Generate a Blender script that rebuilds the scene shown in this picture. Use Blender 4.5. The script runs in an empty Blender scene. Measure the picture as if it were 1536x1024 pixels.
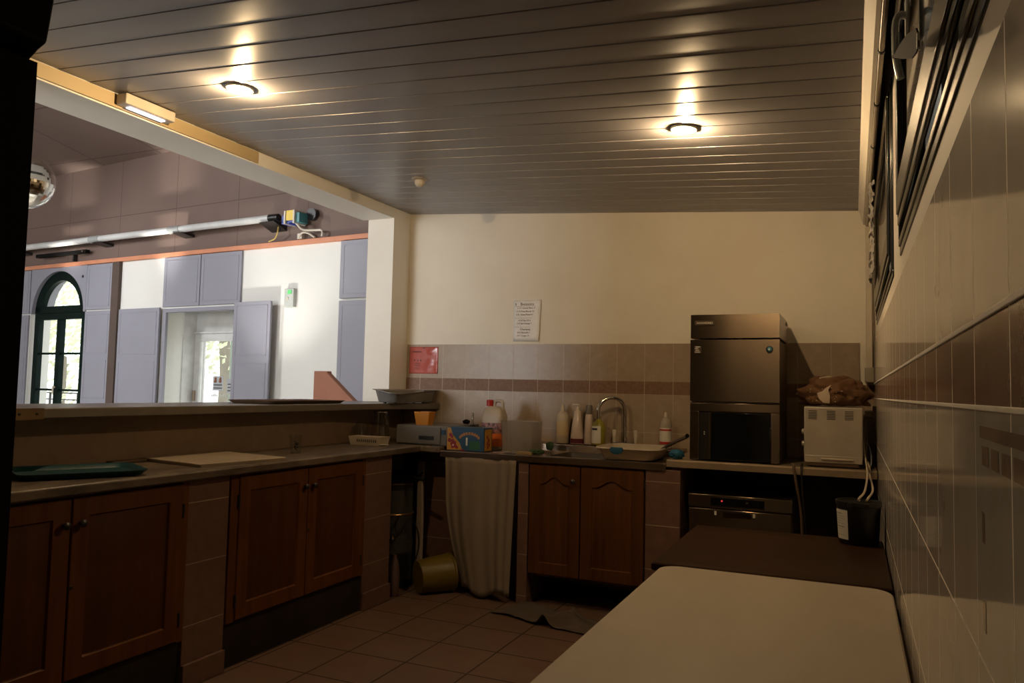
import bpy, bmesh, math, random
from mathutils import Vector, Matrix, noise
random.seed(7)
PI = math.pi
scene = bpy.context.scene
COL = scene.collection

# ------------------------------------------------------------------ materials
def new_mat(name):
    m = bpy.data.materials.new(name); m.use_nodes = True
    nt = m.node_tree; b = nt.nodes['Principled BSDF']
    return m, nt, b

def N(nt, typ, **kw):
    n = nt.nodes.new(typ)
    for k, v in kw.items():
        if k in n.inputs.keys() if not hasattr(n, k) else False:
            n.inputs[k].default_value = v
        else:
            setattr(n, k, v)
    return n

def mth(nt, op, a, b=None, c=None):
    n = nt.nodes.new('ShaderNodeMath'); n.operation = op
    for i, v in enumerate((a, b, c)):
        if v is None: continue
        if isinstance(v, (int, float)): n.inputs[i].default_value = v
        else: nt.links.new(v, n.inputs[i])
    return n.outputs[0]

def mixc(nt, fac, a, b):
    n = nt.nodes.new('ShaderNodeMix'); n.data_type = 'RGBA'
    if isinstance(fac, (int, float)): n.inputs[0].default_value = fac
    else: nt.links.new(fac, n.inputs[0])
    for i, v in ((6, a), (7, b)):
        if isinstance(v, (tuple, list)): n.inputs[i].default_value = (*v[:3], 1)
        else: nt.links.new(v, n.inputs[i])
    return n.outputs[2]

def coords(nt, scale=(1, 1, 1)):
    t = nt.nodes.new('ShaderNodeTexCoord'); m = nt.nodes.new('ShaderNodeMapping')
    m.inputs['Scale'].default_value = scale
    nt.links.new(t.outputs['Object'], m.inputs['Vector'])
    return m.outputs['Vector']

def noisef(nt, vec, scale=5, detail=4, rough=.55):
    n = nt.nodes.new('ShaderNodeTexNoise'); n.inputs['Scale'].default_value = scale
    n.inputs['Detail'].default_value = detail; n.inputs['Roughness'].default_value = rough
    nt.links.new(vec, n.inputs['Vector']); return n.outputs['Fac']

def ramp(nt, fac, lo, hi):
    n = nt.nodes.new('ShaderNodeMapRange'); n.inputs['From Min'].default_value = lo; n.inputs['From Max'].default_value = hi
    nt.links.new(fac, n.inputs['Value']); return n.outputs['Result']

def bump(nt, b, h, strength=.2, dist=.01):
    n = nt.nodes.new('ShaderNodeBump'); n.inputs['Strength'].default_value = strength; n.inputs['Distance'].default_value = dist
    nt.links.new(h, n.inputs['Height']); nt.links.new(n.outputs['Normal'], b.inputs['Normal'])

def mat(name, c, rough=.5, metal=0, c2=None, ns=6, sc=(1, 1, 1), bmp=0, bs=40, alpha=None, trans=0, emit=None, estr=0, spec=.5, coat=0):
    """plain surface: a base colour drifting to c2 through noise, with optional bump"""
    m, nt, b = new_mat(name)
    b.inputs['Base Color'].default_value = (*c, 1); b.inputs['Roughness'].default_value = rough; b.inputs['Metallic'].default_value = metal
    b.inputs['Specular IOR Level'].default_value = spec
    if coat: b.inputs['Coat Weight'].default_value = coat; b.inputs['Coat Roughness'].default_value = .15
    v = None
    if c2 is None: c2 = tuple(x*.85 for x in c)
    v = coords(nt, sc)
    nt.links.new(mixc(nt, ramp(nt, noisef(nt, v, ns), .35, .65), c, c2), b.inputs['Base Color'])
    if bmp: bump(nt, b, noisef(nt, coords(nt), bs, 3), bmp, .004)
    if trans: b.inputs['Transmission Weight'].default_value = trans; b.inputs['IOR'].default_value = 1.45
    if alpha is not None: b.inputs['Alpha'].default_value = alpha
    if emit: b.inputs['Emission Color'].default_value = (*emit, 1); b.inputs['Emission Strength'].default_value = estr
    return m

def grid_lines(nt, p, uv, pu, pv, ou, ov, gw):
    """mask = 1 on grout lines of a pu x pv grid laid on axes uv of the object's coordinates"""
    s = nt.nodes.new('ShaderNodeSeparateXYZ'); nt.links.new(p, s.inputs[0])
    out = None
    for ax, pt, of in ((uv[0], pu, ou), (uv[1], pv, ov)):
        if not pt: continue
        a = mth(nt, 'SUBTRACT', s.outputs[ax], of)
        w = mth(nt, 'WRAP', a, pt/2, -pt/2)
        g = mth(nt, 'LESS_THAN', mth(nt, 'ABSOLUTE', w), gw/2)
        out = g if out is None else mth(nt, 'MAXIMUM', out, g)
    return out, s

def cell_rand(nt, s, uv, pu, pv, ou, ov):
    c = nt.nodes.new('ShaderNodeCombineXYZ')
    for i, (ax, pt, of) in enumerate(((uv[0], pu, ou), (uv[1], pv, ov))):
        if pt: nt.links.new(mth(nt, 'ROUND', mth(nt, 'DIVIDE', mth(nt, 'SUBTRACT', mth(nt, 'SUBTRACT', s.outputs[ax], of), pt/2), pt)), c.inputs[i])
    w = nt.nodes.new('ShaderNodeTexWhiteNoise'); w.noise_dimensions = '3D'; nt.links.new(c.outputs[0], w.inputs['Vector'])
    return w.outputs['Value']

def tile(name, uv, pu, pv, ou, ov, c1, c2, grout, gw=.003, rough=.25, bmp=.15, ns=14, var=.12, wav=0, spec=.5, both=None):
    m, nt, b = new_mat(name); p = coords(nt)
    g, s = grid_lines(nt, p, uv, pu, pv, ou, ov, gw)
    r = cell_rand(nt, s, uv, pu, pv, ou, ov)
    n = ramp(nt, noisef(nt, p, ns, 6, .7), .35, .65)
    base = mixc(nt, n, c1, c2)
    base = mixc(nt, mth(nt, 'MULTIPLY', r, var*2), base, tuple(x*.7 for x in c1))
    if both:
        n2 = ramp(nt, noisef(nt, p, both[1], 5, .75), .48, .62)
        base = mixc(nt, n2, base, both[0])
    nt.links.new(mixc(nt, g, base, grout), b.inputs['Base Color'])
    nt.links.new(mixc(nt, g, (rough,)*3, (.75,)*3), b.inputs['Roughness'])
    b.inputs['Specular IOR Level'].default_value = spec
    h = mth(nt, 'MULTIPLY', g, -1.0)
    if wav: h = mth(nt, 'ADD', h, mth(nt, 'MULTIPLY', noisef(nt, p, wav, 2), 1.0))
    bump(nt, b, h, bmp, .003)
    return m

def wood(name, c1, c2, axis=2, rough=.35, scale=8, coat=.2, spec=.3):
    m, nt, b = new_mat(name)
    sc = [scale*2.2]*3; sc[axis] = scale*.12
    v = coords(nt, sc)
    f = ramp(nt, noisef(nt, v, 1.6, 6, .65), .3, .7)
    nt.links.new(mixc(nt, f, c1, c2), b.inputs['Base Color'])
    b.inputs['Roughness'].default_value = rough; b.inputs['Specular IOR Level'].default_value = spec; b.inputs['Coat Weight'].default_value = coat; b.inputs['Coat Roughness'].default_value = .2
    bump(nt, b, f, .08, .002)
    return m

def brushed(name, c, rough=.28, axis=0, scale=60, aniso=.5):
    m, nt, b = new_mat(name); sc = [scale*4]*3; sc[axis] = scale*.05
    f = noisef(nt, coords(nt, sc), 1.0, 3)
    nt.links.new(mixc(nt, f, tuple(x*.85 for x in c), c), b.inputs['Base Color'])
    b.inputs['Metallic'].default_value = 1; b.inputs['Roughness'].default_value = rough
    b.inputs['Anisotropic'].default_value = aniso; b.inputs['Anisotropic Rotation'].default_value = .25 if aniso > .6 else 0
    return m

M = {}
M['cream'] = mat('cream_paint', (.70, .65, .55), .6, c2=(.66, .60, .50), ns=2.2, bmp=.05, bs=90)
M['soffit'] = mat('white_paint', (.80, .78, .72), .6, c2=(.76, .73, .66), ns=2)
M['fascia'] = mat('lamp_tinted_board', (.46, .36, .20), .55, c2=(.40, .30, .16), ns=3, sc=(3, .3, 3))  # faint wood tint, plus the lamp's yellow put into the colour
M['ceil'] = mat('ceiling_lacquer', (.285, .275, .285), .36, c2=(.25, .24, .25), ns=1.3, sc=(.4, 3, 1), bmp=.03, bs=35, spec=.5)
M['ceil_dark'] = mat('gap_dark', (.05, .045, .04), .8)
LT = dict(c1=(.34, .265, .19), c2=(.275, .205, .14), grout=(.44, .37, .29))
M['tile_low'] = tile('wall_tile_beige', (0, 2), .19, .25, -2.397, 1.285, rough=.32, spec=.35, both=((.30, .22, .152), 30), **LT)
M['tile_band'] = tile('wall_tile_band', (0, 2), .19, 0, -2.397, 0, (.22, .128, .080), (.15, .084, .050), (.46, .385, .30), rough=.5, spec=.25, ns=60)
M['tile_up'] = tile('wall_tile_upper', (0, 2), .19, 0, -2.397, 0, rough=.3, spec=.35, both=((.30, .22, .152), 30), **LT)
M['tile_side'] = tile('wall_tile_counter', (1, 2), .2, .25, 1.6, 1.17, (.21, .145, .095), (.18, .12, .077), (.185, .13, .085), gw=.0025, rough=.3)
PT = dict(c1=(.155, .086, .064), c2=(.115, .062, .045), grout=(.32, .245, .18))
M['pier_x'] = tile('pier_tile', (1, 2), 0, .262, 0, .257, rough=.3, ns=22, gw=.004, **PT)
M['pier_y'] = tile('pier_tile_front', (0, 2), 0, .247, 0, .298, rough=.3, ns=22, gw=.004, **PT)
M['tile_r'] = tile('right_wall_tile', (1, 2), .2, .25, .934, 1.293, (.60, .54, .475), (.54, .48, .42), (.86, .79, .68), gw=.0038, rough=.09, bmp=.10, ns=9, wav=7, spec=.55)
M['tile_r_up'] = tile('right_wall_tile_upper', (1, 2), .2, 0, .934, 0, (.60, .54, .48), (.55, .49, .43), (.86, .79, .68), gw=.0038, rough=.09, bmp=.10, ns=9, wav=7, spec=.55)
M['tile_r_band'] = tile('right_wall_tile_band', (1, 2), .2, 0, .934, 0, (.33, .235, .185), (.24, .16, .12), (.86, .79, .68), gw=.0038, rough=.13, bmp=.12, ns=45, wav=7)
M['grout'] = mat('grout_bead', (.82, .75, .64), .6)
M['floor'] = tile('floor_tile', (0, 1), .325, .325, -2.266, 3.545, (.15, .094, .064), (.118, .071, .048), (.022, .014, .010), gw=.009, rough=.42, ns=7, bmp=.25, var=.25, both=((.125, .063, .041), 5))
M['cab'] = wood('varnished_red_wood', (.120, .037, .0038), (.068, .018, .0018), 2, .5, coat=0)
M['cab_p'] = wood('varnished_red_wood_panel', (.080, .0235, .0026), (.047, .0128, .0014), 2, .5, coat=0)
M['cab_h'] = wood('varnished_red_wood_rail', (.120, .037, .0038), (.068, .018, .0018), 1, .5, coat=0)
M['cab_b'] = wood('varnished_brown_wood', (.105, .036, .0065), (.05, .016, .0028), 2, .45, coat=.05)
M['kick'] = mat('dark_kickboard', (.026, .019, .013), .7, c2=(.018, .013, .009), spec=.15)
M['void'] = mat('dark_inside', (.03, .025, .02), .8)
M['lam'] = mat('grey_marbled_laminate', (.145, .112, .082), .4, c2=(.065, .047, .034), ns=5, sc=(3, 1.2, 3), spec=.3)
M['ledge'] = mat('bar_top_grey', (.125, .106, .084), .33, c2=(.10, .084, .066), ns=5)
M['alu'] = brushed('bar_edge_metal', (.30, .21, .12), .3, 1)
M['steel'] = brushed('brushed_steel', (0.420, 0.325, 0.240), .27, 0)
M['steel_v'] = brushed('brushed_steel_upright', (0.200, 0.152, 0.108), .27, 0, 45, .85)
M['steel_d'] = brushed('dull_steel', (0.130, 0.100, 0.075), .4, 0)
M['shelf_m'] = mat('lit_steel_edge', (.40, .31, .21), .33, .55, c2=(.32, .245, .16), ns=4, sc=(1, 4, 4))  # steel coloured brighter to carry the lamp glint on its edge
M['chrome'] = mat('chrome', (.75, .73, .70), .08, 1)
M['black'] = mat('black_plastic', (.012, .011, .010), .35)
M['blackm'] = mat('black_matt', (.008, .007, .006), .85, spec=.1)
M['glassblk'] = mat('dark_glass', (.006, .006, .006), .08)
M['white_t'] = mat('cream_table_laminate', (.375, .325, .25), .5, c2=(.33, .28, .21), ns=2.4, sc=(1.6, .7, 1))
M['dark_t'] = wood('dark_brown_tabletop', (.034, .0145, .0065), (.017, .0075, .0035), 0, .5, 5, 0, .06)
M['plast_w'] = mat('white_plastic', (.58, .51, .41), .35)
M['plast_c'] = mat('cream_plastic', (.42, .355, .27), .4)
M['oven'] = mat('white_enamel', (.36, .315, .25), .3)
M['dgreen'] = mat('dark_green_gloss_paint', (.012, .021, .017), .22, c2=(.009, .016, .013))
M['dgreen_lit'] = mat('dark_green_lamplit', (.05, .037, .019), .27, c2=(.035, .027, .015))  # same green paint, golden lamp gloss mixed into the colour as brown
M['teal'] = mat('teal_tray', (.005, .046, .058), .4)
M['board'] = mat('white_chopping_board', (.34, .275, .20), .45)
M['yellow'] = mat('yellow_plastic', (.125, .082, .004), .45)
M['orange'] = mat('orange_plastic', (.50, .19, .008), .45)
M['grey_p'] = mat('grey_plastic', (.24, .225, .205), .38)
M['grey_d'] = mat('grey_drawer_plastic', (.13, .12, .105), .4)
M['tray_b'] = mat('brown_tray', (.11, .065, .035), .45)
M['terra'] = mat('terracotta_paint', (.30, .115, .062), .6, c2=(.27, .105, .056))
M['lilac'] = mat('lilac_grey_paint', (.275, .272, .318), .5, c2=(.26, .257, .30), ns=2)
M['brown_w'] = tile('brown_wall_panels', (0, 2), 1.15, 1.35, -.9, 3.55, (.160, .104, .082), (.148, .096, .076), (.10, .063, .048), gw=.012, rough=.65, bmp=.1, ns=2, var=.08)
M['brown_c'] = tile('brown_ceiling_panels', (0, 1), 1.2, 1.2, 0, 0, (.20, .135, .11), (.185, .125, .10), (.12, .08, .065), gw=.02, rough=.65, bmp=.1, ns=2, var=.1)
M['hall_w'] = mat('hall_white_paint', (.75, .745, .70), .6, c2=(.72, .71, .665), ns=1.5)
M['orange_p'] = mat('orange_band_paint', (.62, .25, .13), .55, c2=(.55, .22, .115))
M['hfloor'] = mat('hall_floor', (.50, .47, .42), .4)
M['wframe_w'] = mat('white_frame', (.62, .62, .60), .4)
M['green_f'] = mat('dark_green_frame', (.004, .012, .009), .4, spec=.07)
M['tube'] = mat('grey_white_tube', (.62, .62, .60), .3)
M['collar'] = mat('grey_collar', (.35, .36, .35), .35)
M['paper'] = mat('white_paper', (.84, .82, .80), .7)
M['ink'] = mat('dark_ink', (.06, .045, .035), .7)
M['red_pl'] = mat('red_plastic_sleeve', (.42, .085, .062), .22, c2=(.36, .07, .05), bmp=.25, bs=14)
M['red'] = mat('red_plastic', (.42, .02, .012), .35)
M['curtain'] = mat('ivory_cloth', (.20, .155, .115), .9, c2=(.18, .14, .10), ns=3)
M['rag'] = mat('grey_floor_cloth', (.085, .062, .045), .95, c2=(.068, .049, .035), ns=20)
M['brown_bag'] = mat('brown_fabric', (.14, .064, .023), .85, c2=(.095, .042, .014), ns=10, bmp=.3, bs=60)
M['print'] = mat('pale_print', (.42, .33, .24), .8)
M['foil'] = mat('crumpled_foil', (.90, .88, .86), .3, 1)
M['bl_blue'] = mat('carton_blue', (.008, .055, .115), .5, c2=(.007, .045, .10))
M['bl_yellow'] = mat('carton_yellow', (.42, .21, .02), .5)
M['bl_red'] = mat('carton_red', (.22, .012, .015), .5)
M['bl_green'] = mat('carton_green', (.01, .10, .03), .5)
M['bl_orange'] = mat('carton_orange', (.75, .16, .03), .5)
M['label_fruit'] = mat('dark_fruit_label', (.05, .012, .008), .4, c2=(.42, .20, .18), ns=55)
M['jug'] = mat('milky_plastic', (.42, .36, .285), .4)
M['bin_t'] = mat('frosted_plastic', (.30, .26, .215), .3, alpha=.42)
M['blue_s'] = mat('blue_scourer', (.005, .075, .135), .8)
M['green_s'] = mat('green_cloth', (.03, .065, .022), .9)
M['sponge'] = mat('yellow_sponge', (.27, .185, .085), .9)
M['pink_liq'] = mat('pink_soap_bottle', (.50, .40, .33), .25)
M['magenta'] = mat('dark_magenta_liquid', (.10, .012, .02), .3)
M['yel_liq'] = mat('yellow_green_soap', (.28, .24, .03), .2)
M['lab_w'] = mat('bottle_label', (.62, .58, .50), .5)
M['leaf_l'] = mat('grey_leaf_plate', (.085, .082, .085), .8, spec=.08)
M['hand_w'] = mat('white_handle', (.85, .87, .82), .3)
M['cord_w'] = mat('cream_cord', (.50, .42, .31), .5)
M['cord_b'] = mat('brown_strap', (.10, .058, .03), .7)
M['urn'] = mat('urn_grey', (.045, .043, .040), .4)
M['gold'] = mat('gold_rim', (.40, .24, .08), .3, .8)
M['purple'] = mat('purple_grey_bottle', (.10, .06, .055), .4)
M['knob'] = mat('dark_iron_knob', (.06, .055, .05), .35, .8)
M['mirror'] = mat('mirror_facets', (.78, .76, .70), .06, 1)
M['blue_p'] = mat('blue_plastic', (.03, .06, .30), .4)
M['yel_p'] = mat('yellow_plastic_box', (.75, .52, .04), .4)
M['tealp'] = mat('teal_plastic', (.06, .22, .24), .4)
M['bulb'] = mat('halogen_bulb', (1, .8, .5), .3, emit=(1.0, .68, .30), estr=90)
M['led'] = mat('led_tube', (1, 1, 1), .3, emit=(.82, .82, 1.0), estr=2.4)
M['ledred'] = mat('red_led', (.5, .0, .0), .3, emit=(1, .05, .06), estr=.9)
M['leaves'] = mat('tree_leaves', (.84, .86, .66), .8, c2=(.55, .58, .40), ns=3)
M['bark'] = mat('tree_bark', (.25, .22, .18), .9)
M['ground'] = mat('pale_gravel', (.62, .62, .56), .9)
M['facade'] = mat('pale_render', (.72, .72, .66), .9)
M['green_l'] = mat('green_light', (.1, .6, .15), .4, emit=(.2, 1, .3), estr=.12)
M['mural_g'] = mat('mural_painted', (.26, .25, .17), .12, c2=(.30, .26, .19), ns=18)

def glassmat(name, tint=(1, 1, 1), gloss=.08):
    m, nt, b = new_mat(name); nt.nodes.remove(b)
    o = nt.nodes['Material Output']; t = nt.nodes.new('ShaderNodeBsdfTransparent'); g = nt.nodes.new('ShaderNodeBsdfGlossy'); x = nt.nodes.new('ShaderNodeMixShader')
    t.inputs[0].default_value = (*tint, 1); g.inputs['Roughness'].default_value = .03
    f = nt.nodes.new('ShaderNodeFresnel'); f.inputs[0].default_value = 1.45
    gm = nt.nodes.new('ShaderNodeNewGeometry')
    a = mth(nt, 'MULTIPLY', mth(nt, 'MULTIPLY_ADD', f.outputs[0], .9, gloss), mth(nt, 'SUBTRACT', 1.0, gm.outputs['Backfacing']))
    nt.links.new(a, x.inputs[0]); nt.links.new(t.outputs[0], x.inputs[1]); nt.links.new(g.outputs[0], x.inputs[2]); nt.links.new(x.outputs[0], o.inputs['Surface'])
    return m
M['pane'] = glassmat('window_glass', (.96, .98, .97), .02)
M['glass'] = glassmat('clear_glass', (.88, .88, .86), .07)
M['door_g'] = glassmat('dark_oven_glass', (.25, .25, .25), .03)

# ------------------------------------------------------------------ mesh builder
class B:
    def __init__(s): s.bm = bmesh.new()
    def _add(s, vs, fs, mi=0):
        v = [s.bm.verts.new(p) for p in vs]; out = []
        for f in fs:
            try:
                g = s.bm.faces.new([v[i] for i in f]); g.material_index = mi; out.append(g)
            except ValueError: pass
        return v, out
    def box(s, x0, x1, y0, y1, z0, z1, mi=0):
        x0, x1 = sorted((x0, x1)); y0, y1 = sorted((y0, y1)); z0, z1 = sorted((z0, z1))
        P = [(x, y, z) for z in (z0, z1) for y in (y0, y1) for x in (x0, x1)]
        s._add(P, [(0, 2, 3, 1), (4, 5, 7, 6), (0, 1, 5, 4), (2, 6, 7, 3), (0, 4, 6, 2), (1, 3, 7, 5)], mi); return s
    def prism(s, pts, axis, a, b, mi=0):
        """polygon pts in the two other axes (x,y,z order kept), swept along axis from a to b"""
        def P(p, t):
            q = list(p); q.insert(axis, t); return q
        n = len(pts)
        vs = [P(p, a) for p in pts]+[P(p, b) for p in pts]
        fs = [tuple(range(n)), tuple(range(2*n-1, n-1, -1))]+[(i, i+n, (i+1) % n+n, (i+1) % n) for i in range(n)]
        s._add(vs, fs, mi); return s
    def loft(s, rings, mi=0, cap0=True, cap1=True, closed=True):
        n = len(rings[0]); vs = [p for r in rings for p in r]; fs = []
        for k in range(len(rings)-1):
            for i in range(n if closed else n-1):
                j = (i+1) % n
                fs.append((k*n+i, k*n+j, (k+1)*n+j, (k+1)*n+i))
        if cap0: fs.append(tuple(range(n-1, -1, -1)))
        if cap1: fs.append(tuple(range((len(rings)-1)*n, len(rings)*n)))
        s._add(vs, fs, mi); return s
    def lathe(s, prof, c=(0, 0, 0), n=28, mi=0, cap0=True, cap1=True, axis=(0, 0, 1)):
        q = Vector((0, 0, 1)).rotation_difference(Vector(axis)); c = Vector(c)
        s.loft([[c+q @ Vector((r*math.cos(2*PI*i/n), r*math.sin(2*PI*i/n), z)) for i in range(n)] for r, z in prof], mi, cap0, cap1); return s
    def cyl(s, p0, p1, r0, r1=None, n=16, mi=0):
        p0 = Vector(p0); p1 = Vector(p1); d = p1-p0
        return s.lathe([(r0, 0), (r1 if r1 is not None else r0, d.length)], p0, n, mi, axis=d.normalized())
    def tube(s, pts, r, n=8, mi=0, sub=6):
        P = [Vector(p) for p in pts]
        if len(P) > 2 and sub > 1:       # Catmull-Rom smoothing
            Q = []
            E = [2*P[0]-P[1]]+P+[2*P[-1]-P[-2]]
            for i in range(1, len(E)-2):
                for k in range(sub):
                    t = k/sub; a, b, c, d = E[i-1], E[i], E[i+1], E[i+2]
                    Q.append(.5*((2*b)+(c-a)*t+(2*a-5*b+4*c-d)*t*t+(3*b-a-3*c+d)*t**3))
            Q.append(P[-1]); P = Q
        rings = []; up = Vector((0, 0, 1))
        t0 = (P[1]-P[0]).normalized(); u = t0.orthogonal().normalized()
        for i, p in enumerate(P):
            t = (P[min(i+1, len(P)-1)]-P[max(i-1, 0)]).normalized()
            u = (u-t*u.dot(t)).normalized(); v = t.cross(u)
            rings.append([p+(u*math.cos(2*PI*k/n)+v*math.sin(2*PI*k/n))*r for k in range(n)])
        s.loft(rings, mi); return s
    def rr(s, levels, c=(0, 0), n=5, mi=0, cap0=True, cap1=True):
        """loft of rounded rectangles: levels of (z, half x, half y, corner radius)"""
        rings = []
        for z, hx, hy, r in levels:
            ring = []
            for qx, qy, a0 in ((1, 1, 0), (-1, 1, PI/2), (-1, -1, PI), (1, -1, 3*PI/2)):
                for k in range(n+1):
                    a = a0+PI/2*k/n
                    ring.append((c[0]+qx*(hx-r)+r*math.cos(a), c[1]+qy*(hy-r)+r*math.sin(a), z))
            rings.append(ring)
        s.loft(rings, mi, cap0, cap1); return s
    def ball(s, c, r, n=12, mi=0, sz=1):
        prof = [(max(r*math.sin(PI*k/n), 1e-4), -r*sz*math.cos(PI*k/n)) for k in range(n+1)]
        return s.lathe(prof, c, n*2, mi)
    def quad(s, a, b, c, d, mi=0): s._add([a, b, c, d], [(0, 1, 2, 3)], mi); return s
    def rot(s, ang, axis, c):
        bmesh.ops.rotate(s.bm, verts=s.bm.verts, cent=c, matrix=Matrix.Rotation(ang, 3, axis)); return s

ORG = {}
def bake(name, b, mats, org=(0, 0, 0), bev=0, smooth=35, keep_normals=False):
    bm = b.bm; org = Vector(org)
    bmesh.ops.translate(bm, verts=bm.verts, vec=-org)
    if not keep_normals: bmesh.ops.recalc_face_normals(bm, faces=bm.faces)
    for f in bm.faces: f.smooth = smooth > 0
    me = bpy.data.meshes.new(name); bm.to_mesh(me); bm.free()
    if smooth > 0: me.set_sharp_from_angle(angle=math.radians(smooth))
    for m in (mats if isinstance(mats, (list, tuple)) else [mats]): me.materials.append(M[m] if isinstance(m, str) else m)
    o = bpy.data.objects.new(name, me); COL.objects.link(o)
    if bev:
        md = o.modifiers.new('Bevel', 'BEVEL'); md.width = bev; md.segments = 2; md.limit_method = 'ANGLE'; md.angle_limit = math.radians(50)
    return o

def tag(o, label=None, cat=None, group=None, kind=None):
    for k, v in (('label', label), ('category', cat), ('group', group), ('kind', kind)):
        if v: o[k] = v
    return o

HTH = -math.atan(.085)
HM = Matrix.Translation((-4.85, 7.0, 0)) @ Matrix.Rotation(HTH, 4, 'Z')

def thing(name, label, cat, org, group=None, hall=False, kind=None):
    """an Empty at the thing's base; its parts are given in the same coordinates as org"""
    o = bpy.data.objects.new(name, None); COL.objects.link(o); o.empty_display_size = .05
    o.location = (HM @ Vector(org)) if hall else org
    if hall: o.rotation_euler = (0, 0, HTH)
    ORG[o.name] = Vector(org); return tag(o, label, cat, group, kind)

def part(name, b, mats, parent, label=None, **kw):
    o = bake(name, b, mats, ORG[parent.name], **kw); o.parent = parent; ORG[o.name] = ORG[parent.name]
    if label: o['label'] = label
    return o

def solo(name, b, mats, label, cat, group=None, hall=False, **kw):
    """a thing that is one mesh; its origin goes to the middle of its base"""
    lo = Vector([min(v.co[i] for v in b.bm.verts) for i in range(3)]); hi = Vector([max(v.co[i] for v in b.bm.verts) for i in range(3)])
    org = Vector(((lo.x+hi.x)/2, (lo.y+hi.y)/2, lo.z))
    o = bake(name, b, mats, org, **kw); o.location = (HM @ org) if hall else org
    if hall: o.rotation_euler = (0, 0, HTH)
    ORG[o.name] = org; return tag(o, label, cat, group)

def struct(name, b, mats, hall=False, parent=None, **kw):
    o = bake(name, b, mats, (0, 0, 0), **kw)
    if parent: o.parent = parent
    else:
        if hall: o.matrix_world = HM
        o['kind'] = 'structure'
    return o

def text(name, body, size, org, x_dir, up_dir, material, parent, align='CENTER', ext=.0006, squeeze=1):
    """flat raised lettering as a mesh; org is the baseline point in the parent's building coordinates"""
    cu = bpy.data.curves.new('txt', 'FONT'); cu.body = body; cu.size = size; cu.align_x = align; cu.extrude = ext; cu.resolution_u = 2
    t = bpy.data.objects.new('txt', cu); COL.objects.link(t)
    dg = bpy.context.evaluated_depsgraph_get(); dg.update()
    me = bpy.data.meshes.new_from_object(t.evaluated_get(dg)); bpy.data.objects.remove(t); bpy.data.curves.remove(cu)
    x = Vector(x_dir).normalized(); y = Vector(up_dir).normalized(); z = x.cross(y)
    mt = Matrix((x*squeeze, y, z)).transposed().to_4x4(); mt.translation = Vector(org)-ORG[parent.name]
    me.transform(mt); me.name = name; me.materials.clear(); me.materials.append(M[material])
    o = bpy.data.objects.new(name, me); COL.objects.link(o); o.parent = parent; ORG[o.name] = ORG[parent.name]; return o

# ------------------------------------------------------------------ key dimensions (metres)
XR, XW, XC, YB, YS = .125, -3.10, -2.57, 5.02, 4.39      # right wall, counter wall, counter front, back wall, sink front
def zc(x): return 2.622-.0652*(x-XW)                      # sloping ceiling

# ------------------------------------------------------------------ room shell
struct('floor', B().box(-3.32, .4, -1.1, YB, -.05, 0), 'floor')
b = B().box(-3.33, XR+.2, YB, YB+.2, -.05, 3.0)
struct('wall_back', b, 'cream')
b = B()
b.box(XW+.012, XR, YB-.008, YB-.001, 0, 1.285, 0).box(XW+.012, XR, YB-.009, YB-.001, 1.285, 1.37, 1).box(XW+.012, .04, YB-.008, YB-.001, 1.37, 1.62, 2)
struct('trim_1', b, ['tile_low', 'tile_band', 'tile_up'], smooth=0)
# right wall with two window openings
b = B(); W1, W2 = (.62, 2.36), (2.76, 4.60); ZB, ZT = 1.69, 2.36
b.box(XR, XR+.22, -1.1, YB, -.05, ZB).box(XR, XR+.22, -1.1, YB, ZT, 3.0)
for y0, y1 in ((-1.1, W1[0]), (W1[1], W2[0]), (W2[1], YB)): b.box(XR, XR+.22, y0, y1, ZB, ZT)
struct('wall_right', b, 'cream')
b = B()
b.box(XR-.008, XR, -1.1, YB-.01, 0, 1.293, 0).box(XR-.008, XR, -1.1, YB-.01, 1.293, 1.379, 1).box(XR-.008, XR, -1.1, YB-.01, 1.379, 1.618, 2)
struct('trim_2', b, ['tile_r', 'tile_r_band', 'tile_r_up'], smooth=0)
b = B().box(XR-.0105, XR-.008, -1.1, YB-.01, 1.289, 1.2945).box(XR-.0105, XR-.008, -1.1, YB-.01, 1.377, 1.3835)
struct('trim_3', b, 'grout', bev=.001)
# painted tile panel low on the near end of the right wall: an arch of brown blocks over a hedge
struct('trim_11', B().box(XR-.0083, XR-.0075, .05, .932, .70, 1.288), tile('mural_tile', (1, 2), .2, .25, .934, 1.293, (.56, .51, .45), (.48, .48, .45), (.86, .79, .68), gw=.0038, rough=.09, bmp=.10, ns=6, wav=7, both=((.49, .45, .38), 11)), smooth=0)
b = B(); x0, x1 = XR-.0087, XR-.0082
yy = .90
b.box(x0, x1, .10, yy, 1.262, 1.274, 0)
for k in range(14): b.box(x0, x1, yy-.012-.055*k-.04, yy-.012-.055*k, 1.236, 1.255, 0)
for k in range(7): b.box(x0, x1, yy-.022, yy-.006, 1.19-.085*k-.03, 1.19-.085*k, 0)
for k in range(60):
    y = random.uniform(.55, .85); z = random.uniform(.62, .98); r = random.uniform(.005, .014)
    b.lathe([(r, 0), (r, .0009)], (x1, y, z), 6, 1 if random.random() < .6 else 0, axis=(-1, 0, 0))
struct('trim_4', b, [mat('mural_brown', (.36, .27, .21), .1), mat('mural_green', (.29, .265, .20), .1)], smooth=0)
# kitchen wall behind the camera
struct('wall_front', B().box(-3.4, .4, -1.3, -1.1, -.05, 3.0), 'cream')
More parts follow.
